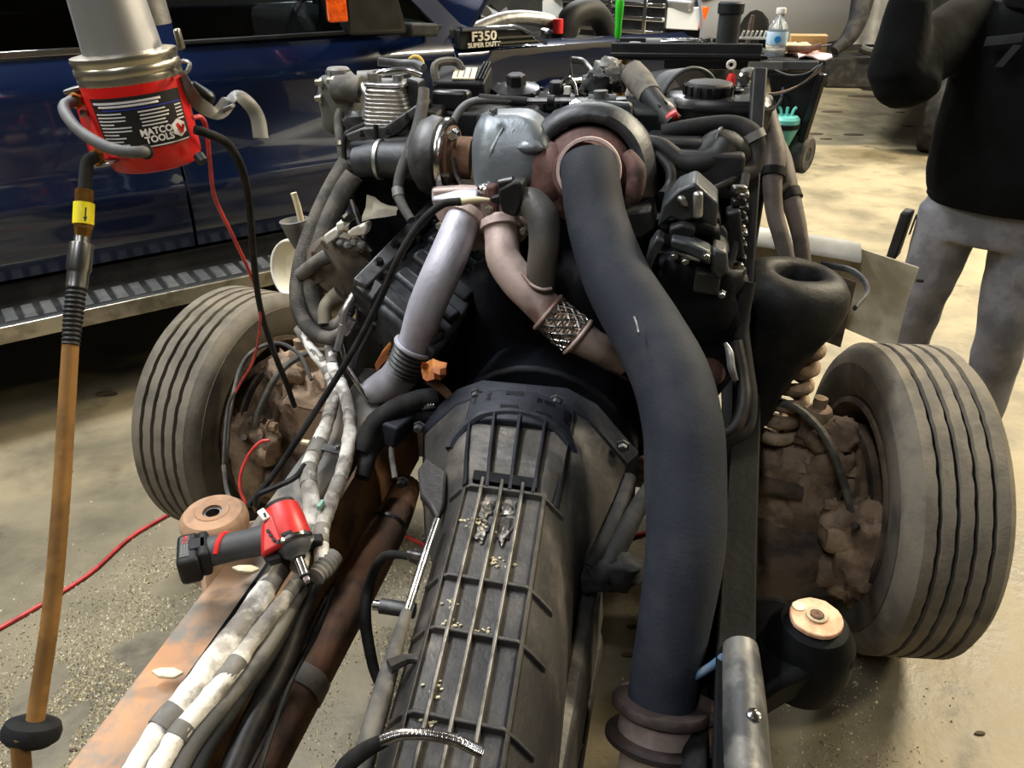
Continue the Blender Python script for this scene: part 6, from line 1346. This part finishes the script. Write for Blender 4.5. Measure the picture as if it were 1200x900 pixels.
build('drawer_front', MB().box((s0_.lerp(s1_, .65)) - UP * .014 - ty * .02, (.09, .012, .022), tx), M['dark_grey'], sh2, bevel=.003)
build('side_cheek', MB().hexa([F(900, 86, tf), F(962, 84, tf), F(962, 84, tf + .05), F(900, 86, tf + .05), F(918, 196, tf + .02), F(930, 196, tf + .02), F(930, 196, tf + .05), F(918, 196, tf + .05)]), M['black'], r, bevel=.004)
build('side_strut', MB().bar(F(964, 86, tf - .02), F(932, 190, tf), .02, .02), M['black_gloss'], r, bevel=.003)
build('shelf_light', MB().box(F(723, 68, tf + .12), (.012, .012, .012), tx), mat('amber_glow', (255, 190, 80), .4, emit=((255, 180, 60), 2.0)), r)
wc = F(938, 180, tf + .02)
wl = build('caster_wheel', MB().lathe(wc, tx + ty * -.5, [(.018, -.022), (.042, -.024), (.050, -.018), (.050, .018), (.042, .024), (.018, .022), (.018, -.022)], 28, caps=False), M['rubber_dusty'], r)
build('caster_hub', MB().lathe(wc, tx + ty * -.5, [(.019, -.02), (.019, .02), (.001, .022)], 16), M['dark_grey'], wl)
for k, (pts) in enumerate([[(908, 82, tf - .02), (925, 88, tf - .03), (945, 86, tf - .03), (960, 76, tf - .02)], [(893, 110, tf - .03), (915, 108, tf - .03), (940, 98, tf - .03), (962, 82, tf - .02)], [(900, 112, tf - .03), (920, 108, tf - .03), (945, 94, tf - .03), (964, 74, tf - .02)]]):
    hose('tray_wire', pts, .0022, ('grey_hose', 'tan_rubber', 'grey_hose')[k], ('grey wire drooping just under the side shelf', 'tan wire drooping lowest under the side shelf', 'grey wire drooping beside the tan one under the side shelf')[k], 'wire', 6)
zt_ = zc - .004
def on_tray(px, fwd=.06):
    p = F(px, 50, tf); return t0_ + tx * (p - t0_).dot(tx) + ty * fwd - UP * .006
def onshelf(px, fwd=.06):
    p = F(px, 66, tf + .02); return s0_ + tx * (p - s0_).dot(tx) + ty * fwd
m2 = pxm(800, 40, tf)
p = on_tray(722, .03)
r = root('screwdriver', p, 'screwdriver with bright green handle standing at the left end of the tray', 'screwdriver')
build('handle', MB().lathe(p + UP * .03, UP, [(.006, 0), (.009, .01), (.0085, .03), (.0105, .06), (.0115, .085), (.009, .093), (.001, .095)], 12), M['green'], r)
build('shank', MB().cyl(p, p + UP * .034, .003, 8), M['steel'], r)
p = on_tray(852, .05)
r = root('black_canister', p, 'black lidded canister standing on the tray', 'canister')
build('can', MB().lathe(p, UP, [(.026, 0), (.028, .004), (.028, .085), (.030, .088), (.030, .11), (.026, .114), (.001, .114)], 28), M['dark_grey'], r)
build('lid', MB().lathe(p + UP * .088, UP, [(.031, 0), (.033, .002), (.033, .024), (.029, .028), (.001, .028)], 28), M['black'], r)
build('base', MB().box(p + UP * .008 + tx * .0, (.10, .07, .016), tx), M['black'], r, bevel=.003)
p = on_tray(760, .06)
r = root('open_wrench', p, 'grey open-ended wrench lying at the left of the tray', 'wrench')
build('shaft', MB().bar(p - tx * .03 + UP * .012, p + tx * .08 + UP * .012, .016, .008), M['dark_alu'], r, bevel=.002)
build('jaw', MB().lathe(p - tx * .04 + UP * .008, UP, [(.022, 0), (.024, .004), (.022, .010), (.001, .010)], 18, sx=.7), M['dark_alu'], r)
p = on_tray(795, .10)
r = root('torque_wrench', p, 'bright chrome ratchet lying in the middle of the tray', 'wrench')
build('shaft', MB().tube([p - tx * .06 + UP * .014, p + UP * .018, p + tx * .06 + UP * .016], .007, 10), M['bright'], r)
build('head', MB().lathe(p + tx * .07 + UP * .008, UP, [(.017, 0), (.019, .006), (.017, .018), (.001, .02)], 16), M['bright'], r)
build('grip', MB().tube([p - tx * .09 + UP * .014, p - tx * .05 + UP * .014], .010, 10, smooth=False), M['grey_plastic'], r)
for k, (px, R_, h, m) in enumerate(((806, .011, .024, 'bright'), (812, .012, .026, 'bright'), (818, .012, .024, 'steel'))):
    p = on_tray(px, .035); r = root('socket', p, ('chrome socket, leftmost of three on the tray', 'chrome socket, middle of three on the tray', 'dull steel socket, rightmost of three on the tray')[k], 'socket', 'sockets on the tray')
    build('shell', MB().lathe(p, UP, [(R_, 0), (R_, h), (R_ * .7, h), (R_ * .7, h * .3), (.001, h * .3)], 14), M[m], r)
p0 = on_tray(868, .12)
r = root('socket_rail', p0, 'white toothed plastic rail lying behind the canister', 'rail')
build('base', MB().bar(p0 + UP * .024, p0 + tx * .10 + UP * .024, .014, .006), M['white'], r, bevel=.001)
for k in range(9): build('tooth', MB().bar(p0 + tx * (.004 + .0112 * k) + UP * .024, p0 + tx * (.010 + .0112 * k) + UP * .042, .012, .005), M['white'], r)
p = on_tray(880, .18)
r = root('pry_bar', p, 'dark pry bar handle standing at the back of the tray', 'pry bar')
build('handle', MB().tube([p, p + UP * .05 + tx * .002, p + UP * .075 + tx * .004], [.006, .0075, .005], 10), M['mud_dark'], r)
p = onshelf(909, .05)
r = root('water_bottle', p, 'clear small water bottle with blue label on the side shelf', 'bottle')
M['bottle'] = mat('clear_bottle_plastic', (214, 222, 228), .12, c2=(200, 210, 218), scale=20)
M['bottle'].node_tree.nodes['Principled BSDF'].inputs['Transmission Weight'].default_value = .75
bb = build('bottle', MB().lathe(p, UP, [(.022, 0), (.026, .004), (.026, .02), (.025, .024), (.026, .03), (.026, .065), (.024, .076), (.014, .094), (.011, .099), (.011, .106)], 26), M['bottle'], r)
build('label', MB().lathe(p + UP * .032, UP, [(.0263, 0), (.0266, .001), (.0266, .03), (.0263, .031)], 26, caps=False), mat('pale_blue_label', (170, 206, 226), .4, c2=(206, 222, 234), scale=30), r)
build('label_drop', MB().lathe(p + UP * .046 - ty * .0262, -ty, [(.008, 0), (.008, .0012), (.001, .0012)], 14), mat('label_mid_blue', (40, 130, 206), .4), r)
build('cap', MB().lathe(p + UP * .104, UP, [(.0125, 0), (.0125, .011), (.011, .013), (.001, .013)], 20), M['white'], r)
p = onshelf(953, .17)
one('cardboard_box', MB().box(p + UP * .022, (.095, .05, .044), tx), M['card'], 'small cardboard box at the back of the side shelf', 'box', bevel=.002)
p = onshelf(935, .09)
r = root('snack_packet', p, 'crumpled cream snack packet beside the water bottle', 'packet')
build('bag', MB().blob(p + UP * .014, (.055, .035, .018), .35, 2, 22, 12, 2.5, tx).rough(.005, 40), mat('cream_packet', (222, 196, 150), .5, c2=(196, 120, 96), scale=18, cut=(.52, .6)), r)
p = onshelf(948, .05)
r = root('cutter_knife', p, 'dark red folding knife lying on a pink cloth', 'knife')
build('grip', MB().tube([p - tx * .05 + UP * .022, p + UP * .022, p + tx * .03 + UP * .028], .008, 10), M['rust'], r)
build('blade', MB().bar(p + tx * .03 + UP * .028, p + tx * .055 + UP * .032, .012, .003), M['dark_grey'], r)
p = onshelf(955, .04)
one('pink_cloth', MB().sheet([[p + tx * (-.04 + .016 * i) + ty * (-.05 + .016 * j) + UP * (.006 + .006 * math.sin(i * 1.3 + j)) for j in range(6)] for i in range(6)], .003, UP), mat('pale_pink_cloth', (222, 190, 184), .8), 'pale pink shop cloth folded at the edge of the side shelf', 'cloth')
# turquoise cup hanging in a holder
cu = F(919, 150, tf - .03)
r = root('turquoise_funnel', cu - UP * .07, 'turquoise plastic funnel cup in a black holder under the side shelf', 'funnel')
build('cup', MB().lathe(cu - UP * .062, UP, [(.008, 0), (.014, .005), (.034, .058), (.036, .066), (.036, .085), (.030, .092), (.001, .094)], 26), M['teal'], r)
build('holder_ring', MB().lathe(cu + UP * .0, UP, [(.034, 0), (.0385, .002), (.0385, .012), (.034, .014)], 28, caps=False), M['black'], r)
for k in (-1, 0, 1): build('prong', MB().tube([cu + UP * .03 + tx * .012 * k, cu + UP * .045 + tx * .016 * k, cu + UP * .052 + tx * .022 * k], .004, 8), M['teal'], r)
build('hanger', MB().tube([cu + UP * .012 - tx * .036, cu + UP * .03 - tx * .04, cu + UP * .07 - tx * .02, cu + UP * .10 - tx * .015 + ty * .05], .004, 8), M['dark_grey'], r)
# things seen below the tray
for k, (px, m, lab) in enumerate(((720, 'beige', 'beige bottle neck peeking out below the tray, leftmost'), (729, 'brass', 'amber bottle neck peeking out below the tray, in the middle'), (740, 'white', 'white bottle peeking out below the tray, rightmost'))):
    p = F(px, 76, .75); one('shelf_bottle', MB().lathe(p - UP * .08, UP, [(.014, 0), (.015, .004), (.015, .08), (.008, .10), (.008, .115)], 14), M[m], lab, 'bottle', 'bottles under the tray')
r = root('red_valve', F(856, 84, .6) - UP * .03, 'small red valve with a pale ring behind the reservoir', 'valve')
build('body', MB().lathe(F(857, 92, .6), UP, [(.014, -.02), (.012, .0), (.008, .012)], 12), M['red_plastic'], r)
build('ring', MB().torus(F(857, 76, .6), -W, .009, .004, 16, 6), M['white'], r)

# ================================================================== person at the right
pn = V((1.57, 2.46, 0))
r = root('person', pn, 'person in black hoodie and grey jeans, right arm raised, behind the right tyre', 'person')
pd = (V((0, 0, 0)) - pn); pd.z = 0; pd = (pd.normalized() * .8 + V((-.5, -.2, 0)) * .2).normalized()    # facing
pr = V((-pd.y, pd.x, 0)) * 1                              # the person's left (image right)
if pr.x < 0: pr = -pr
def H(x, y, z): return pn + pr * (x * 1.14) + pd * (y * 1.1) + UP * z
def ell(c, a, b, n=20, x=None, y=None): return [c + (x or pr) * (1.12 * a * math.cos(2 * PI * k / n)) + (y or pd) * (b * math.sin(2 * PI * k / n)) for k in range(n)]
skin = mat('skin', (198, 150, 126), .5, c2=(184, 134, 112), scale=14)
def remesh(o, s, it=6):
    m = o.modifiers.new('skin', 'REMESH'); m.mode = 'VOXEL'; m.voxel_size = s; m.use_smooth_shade = True
    m = o.modifiers.new('relax', 'SMOOTH'); m.factor = .5; m.iterations = it
# joints
shR, elR, haR = H(-.19, .0, 1.37), D(1054, 84, 2.25), D(1070, -22, 2.16)
shL, elL, haL = H(.20, .0, 1.40), H(.29, -.03, 1.13), H(.27, .06, .90)
hd = H(.02, .05, 1.63)
b = MB()
b.loft([ell(H(0, 0, .86), .15, .10), ell(H(0, 0, 1.0), .135, .095), ell(H(0, 0, 1.2), .155, .105), ell(H(0, 0, 1.36), .17, .10), ell(H(0, .0, 1.44), .10, .07), ell(H(0, .02, 1.48), .058, .058), ell(H(0.01, .03, 1.56), .055, .058)])
b.blob(hd + UP * .01, (.076, .095, .115), 0, 0, 26, 18, x=pr)
b.blob(hd + pd * .03 - UP * .06, (.055, .06, .055), 0, 0, 18, 12, x=pr)
b.tube([hd + pd * .085 + UP * .02, hd + pd * .108 - UP * .015, hd + pd * .088 - UP * .03], [.010, .016, .012], 10)
for s in (-1, 1): b.blob(hd + pr * (.077 * s) - pd * .005, (.012, .022, .03), 0, 0, 10, 8, x=pr)
for s in (-1, 1):
    b.tube([H(.085 * s, 0, .9), H(.115 * s, .015, .5), H(.128 * s, -.01, .1)], [.075, .05, .036], 14)
    b.tube([H(.128 * s, -.03, .06), H(.13 * s, .04, .045), H(.13 * s, .07, .04)], [.035, .035, .025], 12)
b.tube([shR, elR, elR.lerp(haR, .5), haR - (haR - elR) * .12], [.055, .048, .042, .03], 14, per=3); b.tube([shL, elL, elL.lerp(haL, .5), haL], [.055, .045, .04, .03], 14, per=3)
for hpos, hdir, sgn in ((haR, (haR - elR).normalized(), 1), (haL, (haL - elL).normalized(), -1)):
    fxv = (pd - hdir * pd.dot(hdir)).normalized(); sv = hdir.cross(fxv).normalized()
    b.blob(hpos + hdir * .035, (.042, .018, .055), 0, 0, 16, 12, x=sv, z=hdir)
    for k in range(4):
        o_ = sv * (.028 - .0185 * k); L = (.062, .072, .068, .052)[k]; base_ = hpos + hdir * .075 + o_
        b.tube([base_ - hdir * .02, base_ + hdir * L * .35, base_ + hdir * L * .72 + fxv * L * .18, base_ + hdir * L * .85 + fxv * L * .5], [.010, .0095, .009, .0075], 8, per=3)
    tb = hpos + hdir * .025 + sv * .036
    b.tube([tb, tb + sv * .022 + hdir * .025 + fxv * .01, tb + sv * .028 + hdir * .055 + fxv * .03], [.012, .011, .008], 8, per=3)
body = build('body', b, skin, r); remesh(body, .0075, 3)
for s in (-1, 1):
    e_ = build('eye', MB().blob(hd + pr * (.030 * s) + pd * .083 + UP * .022, (.012, .008, .008), 0, 0, 12, 8, x=pr), M['white'], body)
    build('iris', MB().blob(hd + pr * (.030 * s) + pd * .0905 + UP * .022, (.005, .002, .005), 0, 0, 8, 6, x=pr), M['black'], body)
    build('eyebrow', MB().tube([hd + pr * (.014 * s) + pd * .094 + UP * .042, hd + pr * (.032 * s) + pd * .092 + UP * .047, hd + pr * (.048 * s) + pd * .083 + UP * .042], .004, 6), M['mud_dark'], body)
build('mouth', MB().tube([hd - pr * .022 + pd * .088 - UP * .062, hd + pd * .097 - UP * .060, hd + pr * .022 + pd * .088 - UP * .062], .005, 8), mat('lips', (170, 106, 96), .5), body)
hr = build('hair', MB().blob(hd + UP * .035 - pd * .015, (.084, .098, .105), .12, 3, 26, 18, 4, x=pr), mat('brown_hair', (62, 46, 34), .8, c2=(40, 30, 22), scale=60), r)
# hoodie
h = MB()
h.loft([ell(H(.01, .01, .865), .185, .135), ell(H(.01, .01, .89), .200, .150), ell(H(.01, .01, .95), .212, .160), ell(H(0, .01, 1.06), .208, .152), ell(H(0, .01, 1.2), .208, .145), ell(H(0, .0, 1.33), .212, .138), ell(H(0, 0, 1.41), .17, .11), ell(H(0, .0, 1.46), .10, .09)])
h.tube([shR + (elR - shR) * -.1, shR.lerp(elR, .5), elR - UP * .01, elR.lerp(haR, .45), haR - (haR - elR) * .16], [.098, .095, .086, .070, .056], 18, per=4)
h.tube([shL + (elL - shL) * -.1, shL.lerp(elL, .5), elL, elL.lerp(haL, .5), haL - (haL - elL) * .2], [.088, .08, .072, .062, .046], 18, per=4)
h.blob(elR + V((.03, 0, -.03)), (.10, .085, .075), .1, 2, 18, 12)
h.rough(.007, 9, 3)
hmat = mat('black_hoodie', (6, 7, 7), 1.0, c2=(10, 12, 12), scale=8, spec=.15, bump=.003, bscale=20)
ho = build('hoodie', h, hmat, r); remesh(ho, .011, 4)
hood = MB(); nr = []
for k in range(24):
    a = 2 * PI * k / 24; nr.append(H(.105 * math.cos(a), .095 * math.sin(a) - .005, 1.475 - .03 * math.sin(a)))
build('hood', MB().tube(nr + [nr[0]], .034, 10, per=2).rough(.006, 14), hmat, r)
build('hem', MB().loft([ell(H(.01, .01, .855), .180, .132, 32), ell(H(.01, .01, .87), .192, .143, 32), ell(H(.01, .01, .905), .194, .145, 32), ell(H(.01, .01, .915), .180, .13, 32)], caps=False), hmat, r)
lg_p = H(-.085, .140, 1.335)
build('chest_print', MB().sheet([[H(-.12 + .02 * i, .150 - .012 * abs(i - 2) * .4 + (.004 if j else 0), 1.36 - .012 * j + .004 * i) for j in range(3)] for i in range(5)] , .003, pd).sheet([[H(-.055 - .009 * j + .018 * i, .153, 1.345 - .02 * j) for j in range(4)] for i in range(2)], .003, pd), mat('faded_grey_print', (28, 32, 32), .95), r)
# jeans
j = MB()
j.loft([ell(H(0, 0, .93), .165, .118), ell(H(0, 0, .86), .18, .128), ell(H(0, 0, .78), .188, .13), ell(H(0, .0, .74), .186, .125)])
j.tube([H(-.098, 0, .82), H(-.105, .01, .62), H(-.115, .015, .46), H(-.12, -.005, .25), H(-.12, -.01, .075)], [.102, .092, .080, .076, .074], 20, per=6)
j.tube([H(.098, 0, .82), H(.11, .01, .62), H(.125, .02, .46), H(.135, .0, .25), H(.14, -.005, .07)], [.102, .092, .080, .076, .074], 20, per=6)
j.rough(.008, 13, 5)
je = build('jeans', j, mat('grey_denim', (118, 118, 122), .9, c2=(94, 94, 98), scale=7, bump=.003, bscale=26, c3=(118, 116, 116), s3=5), r); remesh(je, .010, 3)
for s in (-1, 1):
    x_ = -.12 if s < 0 else .14
    build('boot', MB().loft([ell(H(x_, .03, .0), .05, .135), ell(H(x_, .03, .03), .053, .14), ell(H(x_, .015, .07), .05, .115), ell(H(x_, -.02, .11), .045, .07), ell(H(x_, -.03, .15), .048, .058)]), M['dark_grey'], r, sharp=60)
r = root('belt_holster', H(-.20, .02, .70), 'black slim holster hanging at the hip of the grey jeans', 'holster')
build('case', MB().hexa([H(-.235, .0, .63), H(-.205, -.0, .63), H(-.205, .06, .63), H(-.235, .06, .63), H(-.225, .0, .80), H(-.195, 0, .80), H(-.195, .06, .80), H(-.225, .06, .80)]), M['black'], r, bevel=.008)
build('clip', MB().bar(H(-.19, .03, .72), H(-.185, .03, .79), .02, .004), M['dark_grey'], r)
r = root('held_phone', haR, 'dark phone held up in the raised hand', 'phone')
pv = haR + (haR - elR).normalized() * .11 + pd * .03
build('case', MB().box(pv, (.075, .010, .15), pr, UP), M['black_gloss'], r, bevel=.006)
